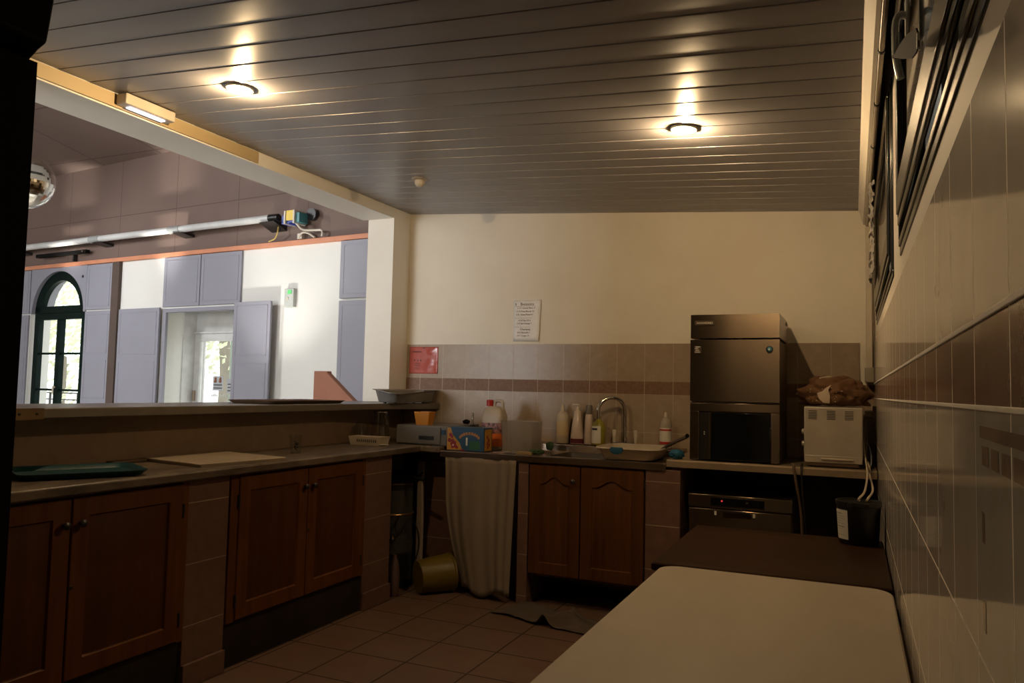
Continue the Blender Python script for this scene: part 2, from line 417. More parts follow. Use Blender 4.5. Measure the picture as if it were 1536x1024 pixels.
# boarded ceiling: one mesh of grooved boards across the room
b = B(); pt = .148; y = 2.44-pt*24
while y < YB:
    y0, y1 = max(y, -1.1), min(y+pt, YB)
    if y1-y0 > .02:
        ta, tb = random.uniform(-.0012, .0012), random.uniform(-.0012, .0012)
        g = .0016+ta*.25
        pr = [(y0, .004), (y0+.001, -g), (y0+.010, -g-.0003), (y1-.003, -.0004+tb*.2), (y1, .004), (y1, .03), (y0, .03)]
        b.loft([[(x, yy, zc(x)+h) for yy, h in pr] for x in (XW+.004, .040)])
    y += pt
struct('ceiling', b, 'ceil', smooth=20)
struct('trim_5', B().prism([(.036, 2.416), (.044, 2.40), (.062, 2.33), (.074, 2.325), (.074, 2.5), (.036, 2.5)], 1, -1.1, YB-.002), 'cream')
# beam over the bar opening, pillar, bar wall
struct('beam', B().box(-3.37, XW, -1.1, 4.793, 2.545, 3.05), 'soffit')
struct('trim_6', B().box(XW, XW+.012, -1.1, 3.35, 2.552, 2.614), 'fascia')
struct('pillar_1', B().box(-3.325, XW+.001, 4.793, YB, 1.186, 3.05), 'soffit')
struct('wall_light_stop', B().box(-3.32, XW-.004, -1.1, 1.72, 1.19, 2.545), 'cream')  # unseen wall added to keep hall light off the back wall
struct('wall_bar', B().box(-3.32, XW-.004, -1.1, YB, 0, 1.138), 'hall_w')
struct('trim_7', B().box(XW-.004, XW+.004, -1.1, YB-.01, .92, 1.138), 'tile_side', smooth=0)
b = B().prism([(-2.95, -1.1), (-2.95, 4.1), (-2.90, 4.5), (-2.79, YB-.01), (-3.5, YB-.01), (-3.5, -1.1)], 2, 1.142, 1.183)
o = solo('bar_top', b, 'ledge', 'long grey bar top running above the counter under the wide opening', 'bar top', bev=.004)
b = B().prism([(-2.948, 1.139), (-2.938, 1.139), (-2.938, 1.184), (-2.948, 1.184)], 1, -1.1, 2.06)
e = bake('edge_strip', b, 'alu', ORG[o.name]); e.parent = o; e['label'] = 'brass-coloured edge strip'
for y in (1.96, 2.03):
    b = B().lathe([(.006, 0), (.005, .003)], (-2.938, y, 1.161), 10, axis=(1, 0, 0))
    e = bake('screw', b, 'knob', ORG[o.name]); e.parent = o

# tiled piers between the cupboards
b = B().box(XW+.01, XC-.04, 2.50, 2.738, .10, .878).box(XW+.01, XC-.025, 2.50, 2.738, 0, .10)
struct('pillar_2', b, 'pier_x', bev=.003, smooth=0)
b = B().box(XW+.01, XC-.04, 3.815, 4.10, .10, .878).box(XW+.01, XC-.025, 3.815, 4.10, 0, .10)
struct('pillar_3', b, 'pier_x', bev=.003, smooth=0)
struct('pillar_4', B().box(-2.712, -2.43, YS+.20, YB-.01, 0, .875), 'pier_y', bev=.003, smooth=0)
struct('pillar_5', B().box(-1.882, -1.815, YS, YB-.01, 0, .862), 'pier_y', bev=.003, smooth=0)
struct('pillar_6', B().box(-1.088, -.89, YS, YB-.01, 0, .862), 'pier_y', bev=.003, smooth=0)
o = solo('white_upright', B().box(-2.665, -2.628, YS+.115, YS+.15, 0.001, .80), 'plast_c', 'pale upright batten beside the dark urn in the corner nook', 'batten', bev=.003)

# ------------------------------------------------------------------ left run: cupboards and worktop
def raised_door(y0, y1, z0, z1, xf, arch=False, axis='x'):
    """panelled door, front face towards +x at xf (axis x) or towards -y (axis y, xf = its front y)"""
    w = y1-y0; st = .068
    def P(u, v, d): return (xf-d, u, v) if axis == 'x' else (u, xf+d, v)
    n = 16
    def outline(ins, top_in, bow):
        pts = [(y0+ins, z0+ins), (y1-ins, z0+ins)]
        m = n if arch else 1
        for k in range(m+1):
            t = k/m; u = y1-ins+(y0+ins-(y1-ins))*t
            s_ = abs(2*t-1); c = 0
            if arch: c = bow*(0.5+0.5*math.cos(PI*min(1, s_*1.15)))
            pts.append((u, z1-top_in+c))
        return pts
    b = B(); bow = .042
    def ring(ins, tin, d, bw): return [P(u, v, d) for u, v in outline(ins, tin, bw)]
    m = len(outline(0, 0, 0))
    tin = st+(.045 if arch else 0)
    b.loft([ring(0, 0, .022, 0), ring(0, 0, .003, 0), ring(.003, .003, 0, 0), ring(st, tin, 0, bow), ring(st+.006, tin+.006, .009, bow)])
    p = B().loft([ring(st+.005, tin+.005, .012, bow), ring(st+.005, tin+.005, .009, bow), ring(st+.016, tin+.016, .008, bow), ring(st+.045, tin+.045, .001, bow)])
    return b, p

def knob(parent, p, d):
    b = B().lathe([(.006, 0), (.006, .012), (.014, .018), (.015, .024), (.009, .029), (.001, .030)], p, 16, axis=d)
    return part('knob', b, 'knob', parent)

def left_cabinet(y0, y1, ymid, label, zk=.205, hinge_ys=(), dl=None):
    t = thing('kitchen_cabinet', label, 'cabinet', (XC-.3, (y0+y1)/2, 0), 'wooden cupboards under the bar counter')
    xf = XC-.027
    b = B().box(XW+.01, xf-.026, y0, y1, zk, .876)
    part('body', b, 'cab', t)
    for a, c in ((y0, y0+.05), (y1-.035, y1)): part('stile', B().box(xf-.026, xf-.006, a, c, zk, .876), 'cab', t, bev=.002)
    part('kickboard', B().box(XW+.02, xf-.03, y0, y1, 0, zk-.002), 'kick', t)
    for i, (a, c) in enumerate(((y0+.052, ymid-.003), (ymid+.003, y1-.037))):
        fb, pb = raised_door(a, c, zk+.008, .868, xf)
        d = part('door', fb, 'cab', t, smooth=25); part('panel', pb, 'cab_p', d, smooth=25)
        ky = (c-.03) if i == 0 else (a+.03)
        knob(d, (xf, ky, .775), (1, 0, 0))
        hy = a-.004 if i == 0 else c+.004
        for hz in (.30, .755):
            part('hinge', B().cyl((xf-.002, hy, hz-.03), (xf-.002, hy, hz+.03), .007, n=10), 'knob', d)
    lock = part('lock', B().lathe([(.008, 0), (.007, .003)], (xf, ymid+.012, .545), 12, axis=(1, 0, 0)), 'knob', t)
    return t
left_cabinet(1.42, 2.497, 1.95, 'red-brown two-door cupboard under the teal tray, nearest the camera')
left_cabinet(2.742, 3.812, 3.285, 'red-brown two-door cupboard between the two tiled piers')
# marbled worktop, with the corner piece
b = B().prism([(XW+.005, .95), (XC, .95), (XC, YS-.01), (-2.432, YS-.01), (-2.432, YB-.01), (XW+.005, YB-.01)], 2, .880, .921)
solo('worktop', b, 'lam', 'grey-brown marbled worktop along the bar wall turning into the corner', 'worktop', bev=.008)

# ------------------------------------------------------------------ sink run
t = thing('sink_unit', 'stainless steel sink top with raised rear ledge under the tap', 'sink', (-1.7, YS, .86))
SX0, SX1 = -2.428, -.972
b = B()
b.box(SX0, -1.72, YS+.012, 4.90, .888, .895).box(-1.06, SX1, YS+.012, 4.90, .888, .895)
b.box(-1.72, -1.06, YS+.012, 4.47, .888, .895).box(-1.72, -1.06, 4.85, 4.90, .888, .895)
part('drainer', b, 'steel', t)
part('front_rim', B().prism([(YS-.012, .858), (YS+.014, .858), (YS+.014, .897), (YS-.006, .899), (YS-.012, .893)], 0, SX0, SX1), 'steel', t, bev=.002)
part('rear_ledge', B().prism([(4.90, .89), (4.905, .938), (YB-.011, .945), (YB-.011, .89)], 0, SX0+.35, SX1), 'steel', t, bev=.004)
b = B().rr([(.893, .33, .19, .05), (.88, .322, .182, .05), (.74, .31, .17, .06), (.735, .25, .13, .06)], (-1.39, 4.66), cap0=False)
part('bowl', b, mat('dull_bowl_steel', (.035, .027, .02), .55), t)
b = B()
for k in range(6): b.box(-2.30+.0, -1.80, 4.50+.06*k, 4.515+.06*k, .8945, .898)
part('drainer_ribs', b, 'steel', t, bev=.001)

t = thing('sink_cabinet', 'brown wooden sink cupboard with two arch-panelled doors below the sink', 'cabinet', (-1.45, YS, 0))
xa, xb, xm = -1.812, -1.092, -1.482
b = B().box(xa, xb, YS+.03, YS+.045, .78, .858).box(xa, xa+.015, YS+.03, YB-.03, .19, .858).box(xb-.015, xb, YS+.03, YB-.03, .19, .858).box(xa, xb, YS+.03, YB-.03, .175, .19)
part('body', b, 'cab_b', t)
for i, (a, c) in enumerate(((xa+.004, xm-.004), (xm+.004, xb-.006))):
    fb, pb = raised_door(a, c, .192, .845, YS, True, 'y')
    d = part('door', fb, 'cab_b', t, smooth=25); part('panel', pb, 'cab_b', d, smooth=25)
    if i == 0: knob(d, (c-.035, YS, .76), (0, -1, 0))
    hx = a-.003 if i == 0 else c+.003
    for hz in (.27, .77):
        part('hinge', B().cyl((hx, YS+.004, hz-.03), (hx, YS+.004, hz+.03), .006, n=10), 'knob', d)

# curtain under the drainer
b = B(); nu, nv = 90, 26; rows = []
for j in range(nv+1):
    v = j/nv; row = []
    for i in range(nu+1):
        u = i/nu
        x0 = -2.388+.115*max(0, v-.35)/.65*v; x1 = -1.892-.018*v
        x = x0+(x1-x0)*u
        f = .008*math.sin(u*38+1.2*math.sin(u*7))*(1-.35*v)*(.35+.65*min(1, abs(u-.45)*2.2))+.010*math.sin(u*11+v*1.5)
        y = YS-.012+.045*v*(1-.4*u)*(1-u)-.035*v*u+f*(.6+.5*v) - .02*math.sin(PI*u)*v
        z = .862-(.862-.045-.022*math.sin(u*9+.6)*v)*v - (.018*(1-u)*v if v > .9 else 0)
        row.append((x, y, z))
    rows.append(row)
b.loft(rows, closed=False, cap0=False, cap1=False)
o = solo('curtain', b, 'curtain', 'ivory cloth curtain hanging under the steel drainer left of the sink cupboard', 'curtain', smooth=60)
md = o.modifiers.new('Solid', 'SOLIDIFY'); md.thickness = .003
# ------------------------------------------------------------------ right of the sink: shelf, dishwasher
o = solo('steel_shelf', B().prism([(YS-.008, .880), (YS+.012, .880), (YS+.012, .90), (YB-.012, .90), (YB-.012, .922), (YS, .922), (YS-.008, .914)], 0, -.968, XR-.012), 'shelf_m', 'steel worktop carrying the ice machine and the white mini oven', 'worktop', bev=.002)
t = thing('glass_washer', 'dark steel under-counter glass washer behind the brown table', 'dishwasher', (-.575, 4.42, 0))
part('body', B().box(-.852, -.298, 4.44, 4.97, .03, .738), 'steel_d', t, bev=.004)
part('control_panel', B().box(-.852, -.298, 4.42, 4.438, .668, .738), 'steel_v', t, bev=.003)
p = part('display', B().box(-.725, -.44, 4.416, 4.421, .682, .724), 'glassblk', t)
part('power_light', B().lathe([(.0045, 0), (.004, .003), (.001, .004)], (-.665, 4.416, .708), 12, axis=(0, -1, 0)), 'ledred', p, label='lit red power light')
part('dial', B().lathe([(.008, 0), (.007, .006), (.001, .007)], (-.53, 4.416, .705), 12, axis=(0, -1, 0)), 'steel', p)
d = part('door', B().box(-.846, -.304, 4.424, 4.44, .11, .66), 'steel_v', t, bev=.004)
part('handle', B().box(-.66, -.51, 4.408, 4.424, .645, .655), 'black', d)
for x in (-.70, -.495): part('badge', B().box(x-.006, x+.006, 4.420, 4.424, .628, .65), 'lab_w', d)
for x, y in ((-.82, 4.47), (-.33, 4.47), (-.82, 4.93), (-.33, 4.93)): part('foot', B().cyl((x, y, 0), (x, y, .032), .018), 'black', t)
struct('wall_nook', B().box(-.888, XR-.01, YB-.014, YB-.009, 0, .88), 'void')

# ------------------------------------------------------------------ ice machine
IX0, IX1, IY0, IY1 = -.845, -.362, 4.42, 4.96
def dish(x0, x1, y, z0, z1, yb):  # front bent inward to draw the lamp highlight to its right edge
    xs = [x0, x1-.258]+[x1-.258+.258*k/14 for k in range(1, 15)]
    pts = [(x, y-(max(0, x-(x1-.258))**2)*.186) for x in xs]+[(x1, yb), (x0, yb)]
    return B().prism(pts, 2, z0, z1)
t = thing('ice_machine', 'tall brushed steel ice machine with a dark hatch on the steel worktop', 'ice machine', ((IX0+IX1)/2, (IY0+IY1)/2, .922))
part('body', B().box(IX0+.004, IX1-.002, IY0+.022, IY1, .93, 1.60), 'steel_d', t, bev=.004)
tp = part('top_cover', dish(IX0+.002, IX1, IY0, 1.612, 1.745, IY1-.012), 'steel_v', t, smooth=20)
part('rear_lip', B().box(IX0+.006, IX1+.004, IY1-.10, IY1-.0, 1.715, 1.735), 'steel_v', t, bev=.004)
pl = part('name_plate', B().box(IX0+.025, IX0+.135, IY0-.003, IY0, 1.685, 1.712), 'steel_d', tp, bev=.001)
text('lettering', 'HOSHIZAKI', .017, (IX0+.08, IY0-.0035, 1.6925), (1, 0, 0), (0, 0, 1), 'lab_w', tp)
part('upper_panel', dish(IX0, IX1, IY0+.002, 1.258, 1.603, IY0+.022), 'steel_v', t, smooth=20)
bd = B().lathe([(.019, -.004), (.019, .003)], (IX1-.052, IY0-.0062, 1.548), 28, 0, axis=(0, -1, 0)).lathe([(.012, .003), (.010, .0036)], (IX1-.052, IY0-.0062, 1.550), 20, 1, axis=(0, -1, 0)).lathe([(.005, .0036), (.004, .0042)], (IX1-.054, IY0-.0062, 1.548), 14, 2, axis=(0, -1, 0))
part('round_badge', bd, ['black', mat('badge_blue', (.03, .16, .26), .3), 'lab_w'], t, label='round black and blue badge')
sq = part('square_badge', B().box(IX0+.022, IX0+.062, IY0-.001, IY0+.002, 1.525, 1.568), 'steel_d', t)
bb = B()
for k, z in enumerate((1.531, 1.541, 1.551, 1.56)): bb.box(IX0+.026+.004*(k % 2), IX0+.056-.006*(k % 3), IY0-.002, IY0-.0008, z, z+.005)
part('badge_marks', bb, 'lab_w', sq)
b = B().box(IX0, IX1, IY0, IY0+.022, 1.20, 1.248).box(IX0, IX0+.052, IY0, IY0+.022, .928, 1.20).box(IX1-.045, IX1, IY0, IY0+.022, .928, 1.20)
part('hatch_frame', b, 'steel_v', t, bev=.003)
part('hatch', B().box(IX0+.118, IX1-.047, IY0+.006, IY0+.016, .932, 1.195), 'glassblk', t, bev=.003, label='dark sliding hatch')
part('hatch_grip', B().box(IX1-.052, IX1-.042, IY0+.0, IY0+.012, 1.05, 1.12), 'black', t, bev=.003)
cp = part('control_strip', B().box(IX0+.054, IX0+.105, IY0+.008, IY0+.016, .932, 1.195), 'black', t)
part('mullion', B().box(IX0+.105, IX0+.117, IY0+.002, IY0+.016, .932, 1.195), 'steel_v', t)
for z in (1.072, 1.084): part('indicator', B().lathe([(.004, 0), (.003, .003)], (IX0+.08, IY0+.008, z), 10, axis=(0, -1, 0)), 'lab_w', cp)
for x in (IX0+.05, IX1-.05):
    for y in (IY0+.06, IY1-.06): part('foot', B().cyl((x, y, .922), (x, y, .932), .02), 'black', t)

# ------------------------------------------------------------------ mini oven seen from the side, bag on top
OX0, OX1, OY0, OY1 = -.240, .048, 4.44, 4.88
t = thing('mini_oven', 'small white enamel oven turned side-on beside the ice machine', 'oven', ((OX0+OX1)/2, (OY0+OY1)/2, .922))
part('body', B().box(OX0, OX1, OY0, OY1, .945, 1.243), 'oven', t, bev=.008)
for cx in (-.197, -.105, -.017):
    b = B()
    for k in range(6): b.box(cx-.021, cx+.021, OY0-.001, OY0+.002, 1.176+.0085*k, 1.1795+.0085*k)
    part('vent_slots', b, 'black', t)
part('lower_rail', B().box(OX0+.003, OX1-.003, OY0-.003, OY0+.01, .947, .985), 'oven', t, bev=.003)
part('handle_recess', B().box(-.155, .0, OY0-.012, OY0-.002, .962, .972), 'plast_c', t, bev=.003)
part('crumb_tray', B().box(OX0+.02, OX1-.02, OY0+.004, OY1-.03, .930, .945), 'steel', t)
for z in (1.04, 1.105): part('dial', B().lathe([(.016, 0), (.014, .014), (.001, .016)], (OX0, OY0+.06, z), 18, axis=(-1, 0, 0)), 'oven', t)
for x in (OX0+.03, OX1-.03):
    for y in (OY0+.04, OY1-.04): part('foot', B().cyl((x, y, .922), (x, y, .946), .012), 'black', t)
# crumpled bag
def blob(c, rad, amp, fr, seed, n=40, flat=None):
    b = B(); rings = []
    for j in range(n+1):
        th = PI*j/n; ring = []
        for i in range(2*n):
            ph = PI*i/n
            d = Vector((math.sin(th)*math.cos(ph), math.sin(th)*math.sin(ph), -math.cos(th)))
            k = 1+amp*noise.turbulence(d*fr+Vector((seed, 0, 0)), 3, True)-amp*.5
            p = Vector((d.x*rad[0]*k, d.y*rad[1]*k, d.z*rad[2]*k))
            if flat is not None: p.z = max(p.z, flat+.01*noise.noise(d*4))
            ring.append(Vector(c)+p)
        rings.append(ring)
    b.loft(rings); bmesh.ops.remove_doubles(b.bm, verts=b.bm.verts, dist=1e-5); return b
t = thing('crumpled_bag', 'crumpled brown fabric bag with pale print lying on the white mini oven', 'bag', (-.085, 4.62, 1.245))
bg = blob((-.088, 4.62, 1.306), (.185, .18, .105), .34, 1.6, 3.1, 40, -.053)
part('cloth', bg, 'brown_bag', t, smooth=70)
b = B()
for j in range(10):      # print: ragged pale patch following the front of the bag
    pass
def bag_front(x, z):
    return 4.62-.172*math.sqrt(max(.05, 1-((x+.088)/.185)**2-((z-1.30)/.115)**2))-.012
pr = [(-.175, 1.315), (-.15, 1.325), (-.13, 1.345), (-.105, 1.36), (-.118, 1.335), (-.11, 1.30), (-.112, 1.262), (-.145, 1.265), (-.165, 1.285)]
vs = [(x, bag_front(x, z)-.004, z) for x, z in pr]
cx = sum(p[0] for p in pr)/len(pr); cz = sum(p[1] for p in pr)/len(pr)
b._add(vs+[(cx, bag_front(cx, cz)-.006, cz)], [(i, (i+1) % len(vs), len(vs)) for i in range(len(vs))])
for k in range(26):
    x = random.uniform(-.22, -.05); z = random.uniform(1.265, 1.345); r = random.uniform(.0015, .0035); b.lathe([(r, 0), (r*.5, .002)], (x, bag_front(x, z)-.004, z), 6, axis=(0, -1, 0))
part('print', b, 'print', t, label='pale printed patch')
part('white_fringe', B().tube([(-.165, 4.58, 1.395), (-.14, 4.57, 1.402), (-.12, 4.57, 1.404), (-.10, 4.575, 1.399)], .007), 'print', t)

# ------------------------------------------------------------------ tables in front
def rr_table(name, label, x0, x1, y0, y1, z, th, r, top_m, leg_m, leg=.018):
    t = thing(name, label, 'table', ((x0+x1)/2, (y0+y1)/2, 0))
    hx, hy = (x1-x0)/2, (y1-y0)/2; c = ((x0+x1)/2, (y0+y1)/2)
    part('tabletop', B().rr([(z-th, hx-.004, hy-.004, r), (z-th+.004, hx, hy, r), (z-.005, hx, hy, r), (z, hx-.005, hy-.005, r)], c, 8), top_m, t)
    part('apron', B().box(x0+.06, x1-.06, y0+.06, y0+.08, z-th-.06, z-th).box(x0+.06, x1-.06, y1-.08, y1-.06, z-th-.06, z-th).box(x0+.06, x0+.08, y0+.06, y1-.06, z-th-.06, z-th).box(x1-.08, x1-.06, y0+.06, y1-.06, z-th-.06, z-th), leg_m, t)
    for x in (x0+.08, x1-.08):
        for y in (y0+.08, y1-.08): part('leg', B().box(x-leg, x+leg, y-leg, y+leg, 0, z-th), leg_m, t, bev=.003)
    return t
rr_table('side_table', 'cream table with rounded corners pushed along the tiled wall, closest to the camera', -.597, .108, .85, 2.652, .716, .03, .062, 'white_t', 'steel_d')
rr_table('work_table', 'dark brown wooden table under the black bucket, beyond the cream table', -.640, .110, 2.668, 3.52, .716, .028, .006, 'dark_t', 'blackm', .022)

# bucket with label, cords
t = thing('bucket', 'black plastic bucket with a white label on the brown table', 'bucket', (.020, 3.425, .716))
c = (.020, 3.425, .716)
part('pail', B().lathe([(.069, 0), (.073, .003), (.082, .150), (.086, .152), (.087, .168), (.083, .168), (.080, .150), (.070, .006)], c, 40), 'black', t, smooth=50)
part('lid', B().lathe([(.082, .160), (.079, .163), (.001, .163)], c, 40, cap0=False), 'blackm', t)
for s_ in (-1, 1): part('ear', B().lathe([(.012, 0), (.011, .006)], (c[0]+s_*.03, c[1]-.081, c[2]+.155), 12, axis=(0, -1, 0)), 'black', t)
b = B(); rings = []
for z in (.02, .135):
    rr_ = .0735+.0090*(z/.15)+.0012
    rings.append([(c[0]+rr_*math.cos(a), c[1]+rr_*math.sin(a), c[2]+z) for a in [math.radians(-172+52*k/10) for k in range(11)]])
b.loft(rings, closed=False, cap0=False, cap1=False)
lb = part('label', b, 'lab_w', t, label='white paper label')
b = B()
for k, z in enumerate((.118, .108, .099, .089, .080, .066, .058, .035)):
    rr_ = .0735+.0090*(z/.15)+.0018; n_ = 6
    A = [math.radians(-166+(36 if k % 3 else 26)*q/n_) for q in range(n_+1)]
    hh = .004 if k in (0, 5) else .0016
    b.loft([[(c[0]+rr_*math.cos(a), c[1]+rr_*math.sin(a), c[2]+z+dz) for a in A] for dz in (0, hh)], closed=False, cap0=False, cap1=False)
part('label_print', b, mat('grey_print', (.30, .26, .22), .6), lb)

t = thing('wall_socket', 'white socket with two plugs on the tiled wall beside the mini oven', 'socket', (XR-.008, 4.80, 1.16))
part('plate', B().box(XR-.022, XR-.008, 4.755, 4.84, 1.165, 1.25), 'plast_w', t, bev=.004)
part('plug', B().box(XR-.062, XR-.022, 4.77, 4.80, 1.185, 1.225).box(XR-.058, XR-.022, 4.81, 4.835, 1.175, 1.21), 'plast_w', t, bev=.006)
b = B().tube([(.064, 4.785, 1.19), (.058, 4.72, 1.10), (.056, 4.55, 1.02), (.062, 4.40, .96), (.063, 4.10, .93), (.045, 3.60, .905), (.022, 3.43, .893), (.02, 3.425, .882)], .0045)
solo('power_cord', b, 'cord_w', 'cream cord looping from the wall socket down into the black bucket', 'cord')
b = B().tube([(.066, 4.825, 1.18), (.07, 4.72, 1.06), (.066, 4.60, .97), (.073, 4.43, .955), (.078, 4.365, .938), (.079, 4.335, .90), (.080, 3.80, .89), (.055, 3.46, .892), (.048, 3.435, .882)], .0045)
solo('power_cord', b, 'cord_w', 'cream cord nearer the wall, hanging from the socket to the bucket', 'cord')
b = B().tube([(-.305, 4.50, .925), (-.292, 4.395, .934), (-.286, 4.370, .908), (-.272, 4.372, .82), (-.258, 4.40, .72), (-.25, 4.42, .60), (-.25, 4.45, .40)], .007)
solo('strap', b, 'cord_b', 'brown strap hanging over the edge of the steel worktop', 'strap')
b = B().tube([(-.255, 4.55, .927), (-.250, 4.40, .931), (-.249, 4.371, .908), (-.247, 4.372, .83), (-.24, 4.40, .70), (-.235, 4.5, .55)], .005)
solo('power_cord', b, 'black', 'black cord hanging beside the brown strap in front of the oven', 'cord')
b = B().tube([(.075, 4.58, 1.05), (.088, 4.50, .99), (.085, 4.46, .945), (.072, 4.46, .93), (.06, 4.55, .93)], .004)
solo('power_cord', b, mat('grey_blue_cord', (.16, .18, .21), .4), 'blue-grey cable curled at the right side of the mini oven', 'cord')
# trunking and junction box in the corner
t = thing('cable_trunking', 'white vertical cable trunking in the back corner ending in a junction box', 'trunking', (.1, 5.0, 1.38))
part('channel', B().box(.075, .108, YB-.036, YB-.01, 1.47, 2.40), 'plast_w', t, bev=.003)
part('junction_box', B().box(.066, XR-.009, YB-.10, YB-.01, 1.385, 1.472), 'oven', t, bev=.004)
b = B().tube([(.083, -.6, 2.318), (.083, 2.0, 2.318), (.083, YB-.01, 2.318)], .008, sub=1)
for y in (1.35, 1.75, 2.1, 2.45, 2.9, 3.4): b.lathe([(.011, -.006), (.011, .006)], (.083, y, 2.318), 10, 1, axis=(0, 1, 0))
solo('conduit', b, ['plast_c', 'black'], 'thin cream conduit with black clips along the top of the tiled wall', 'conduit')

# ------------------------------------------------------------------ windows of the right wall
def side_window(n, y0, y1):
    f = B()
    xo = XR-.004
    def ring(xa, xb, ya, yb, za, zb, w, mi=0):
        f.box(xa, xb, ya, yb, za, za+w, mi).box(xa, xb, ya, yb, zb-w, zb, mi).box(xa, xb, ya, ya+w, za+w, zb-w, mi).box(xa, xb, yb-w, yb, za+w, zb-w, mi)
    ring(xo, XR+.06, y0, y1, ZB, ZT-.004, .03)
    ring(xo-.004, XR+.03, y0+.02, y1-.02, ZB+.022, ZT-.02, .018, 1)
    root = struct('window_%d' % n, f, ['dgreen', 'dgreen_lit'], bev=.003)
    s = B()
    def sring(xa, xb, ya, yb, za, zb, w, mi=0):
        s.box(xa, xb, ya, yb, za, za+w, mi).box(xa, xb, ya, yb, zb-w, zb, mi).box(xa, xb, ya, ya+w, za+w, zb-w, mi).box(xa, xb, yb-w, yb, za+w, zb-w, mi)
    sring(.106, .1175, y0+.05, y1-.14, ZB+.085, ZT-.05, .075, 0)
    sring(.110, .119, y0+.042, y1-.12, ZB+.06, ZT-.04, .02, 1)
    struct('sash', s, ['dgreen_lit', 'dgreen'], parent=root, bev=.003)
    struct('pane', B().box(.118, .122, y0+.12, y1-.2, ZB+.15, ZT-.12), 'pane', parent=root)
    struct('shutter_board', B().box(XR+.10, XR+.12, y0+.02, y1-.02, ZB+.01, ZT-.01), 'blackm', parent=root)
    return root
w1 = side_window(1, *W1); w2 = side_window(2, *W2)
struct('handle_plate', B().box(.101, .109, 1.69, 1.72, 2.02, 2.11), 'hand_w', parent=w1, bev=.004)
struct('handle', B().tube([(.106, 1.70, 2.07), (.092, 1.70, 2.074), (.084, 1.70, 2.06), (.083, 1.70, 2.02), (.085, 1.70, 1.98), (.092, 1.70, 1.942)], .0075, 10), 'hand_w', parent=w1)['label'] = 'white lever handle'
b = B().prism([(1.486, 1.902), (1.306, 1.846), (1.125, 1.784), (0.971, 1.724), (0.944, 1.706), (0.938, 1.688), (0.975, 1.696), (1.036, 1.715), (1.213, 1.787)], 0, .068, .070)
b.prism([(.938, 1.704), (.948, 1.708), (.956, 1.694), (.944, 1.688)], 0, .0675, .0705, 1)  # white piece stands for a highlight at the leaf's edge
o = solo('leaf_ornament', b, ['leaf_l', 'hand_w'], 'grey leaf-shaped ornament hanging by the white window handle', 'ornament')
e = bake('stem', B().tube([(.069, 1.48, 1.900), (.085, 1.55, 1.93), (.1055, 1.60, 1.95)], .003), 'hand_w', ORG[o.name]); e.parent = o
# foil crumpled over the far window
b = B(); rows = []
for j in range(41):
    v = j/40; row = []
    z = 2.24-.42*v
    for i in range(15):
        u = i/14
        k = Vector((u*4, v*17, .3))
        y = 3.62+.32*u+.03*noise.noise(k*1.3)
        x = .090-.008*math.sin(PI*u)-.014*abs(noise.noise(k))*1.6+.007*noise.noise(k*2.7)
        row.append((min(x, .1055), y, z+.012*noise.noise(k*2)))
    rows.append(row)
b.loft(rows, closed=False, cap0=False, cap1=False)
o = solo('foil_sheet', b, 'foil', 'crumpled aluminium foil hanging over the far dark green window', 'foil', smooth=0)
md = o.modifiers.new('Solid', 'SOLIDIFY'); md.thickness = .001

# ------------------------------------------------------------------ ceiling lamps, detector, emergency light
TILT = math.atan(.0652)
def downlight(x, y, label, group):
    z = zc(x)
    t = thing('downlight', label, 'ceiling lamp', (x, y, z), group)
    part('ring', B().lathe([(.048, .0005), (.059, .0005), (.058, -.006), (.055, -.010), (.051, -.009), (.047, -.003)], (x, y, z), 32), 'soffit', t)
    part('bulb', B().lathe([(.001, -.0125), (.026, -.0115), (.040, -.007), (.046, -.001)], (x, y, z), 24), 'bulb', t)
    t.rotation_euler = (0, TILT, 0)
    l = bpy.data.lights.new('downlight_beam', 'POINT'); l.energy = LAMP; l.color = (1, .69, .365); l.shadow_soft_size = .010
    o = bpy.data.objects.new('downlight_beam', l); COL.objects.link(o); o.location = (x, y, z-.024)
LAMP = 30
downlight(-2.42, 2.496, 'lit recessed ceiling lamp nearer the bar beam', 'lit ceiling lamps')
downlight(-.674, 3.34, 'lit recessed ceiling lamp above the ice machine side', 'lit ceiling lamps')
x, y = -2.427, 4.027; z = zc(x)
t = thing('motion_detector', 'small cream ball-shaped detector on the boarded ceiling', 'detector', (x, y, z))
part('collar', B().lathe([(.05, .002), (.05, -.006), (.032, -.012)], (x, y, z), 28), 'plast_c', t)
part('ball', B().ball((x, y, z-.022), .032, 12), 'plast_w', t)
b = B().box(XW+.013, -3.02, 2.42, 2.70, 2.562, 2.612)
t = thing('emergency_light', 'small white strip light with a lit tube on the bar beam', 'lamp', (-3.055, 2.56, 2.562))
part('case', b, 'plast_w', t, bev=.005)
part('lit_tube', B().box(-3.072, -3.042, 2.46, 2.66, 2.556, 2.562), 'led', t, bev=.004, label='lit white tube')

# ------------------------------------------------------------------ things on the left worktop
ZW = .921
b = B().rr([(ZW, .185, .235, .05), (ZW+.004, .19, .24, .05), (ZW+.022, .212, .262, .06), (ZW+.025, .214, .264, .06), (ZW+.022, .205, .255, .058), (ZW+.007, .185, .236, .05)], (0, 0))
bmesh.ops.scale(b.bm, verts=b.bm.verts, vec=(.83, .86, 1)); b.rot(math.radians(-27), 'Z', (0, 0, 0)); bmesh.ops.translate(b.bm, verts=b.bm.verts, vec=(-2.835, 2.145, 0))
solo('serving_tray', b, 'teal', 'dark teal plastic tray at the near end of the worktop', 'tray')
b = B().rr([(ZW, .226, .243, .012), (ZW+.014, .23, .247, .012), (ZW+.017, .228, .245, .012)], (0, 0))
b.rot(math.radians(-9), 'Z', (0, 0, 0)); bmesh.ops.translate(b.bm, verts=b.bm.verts, vec=(-2.842, 2.875, 0))
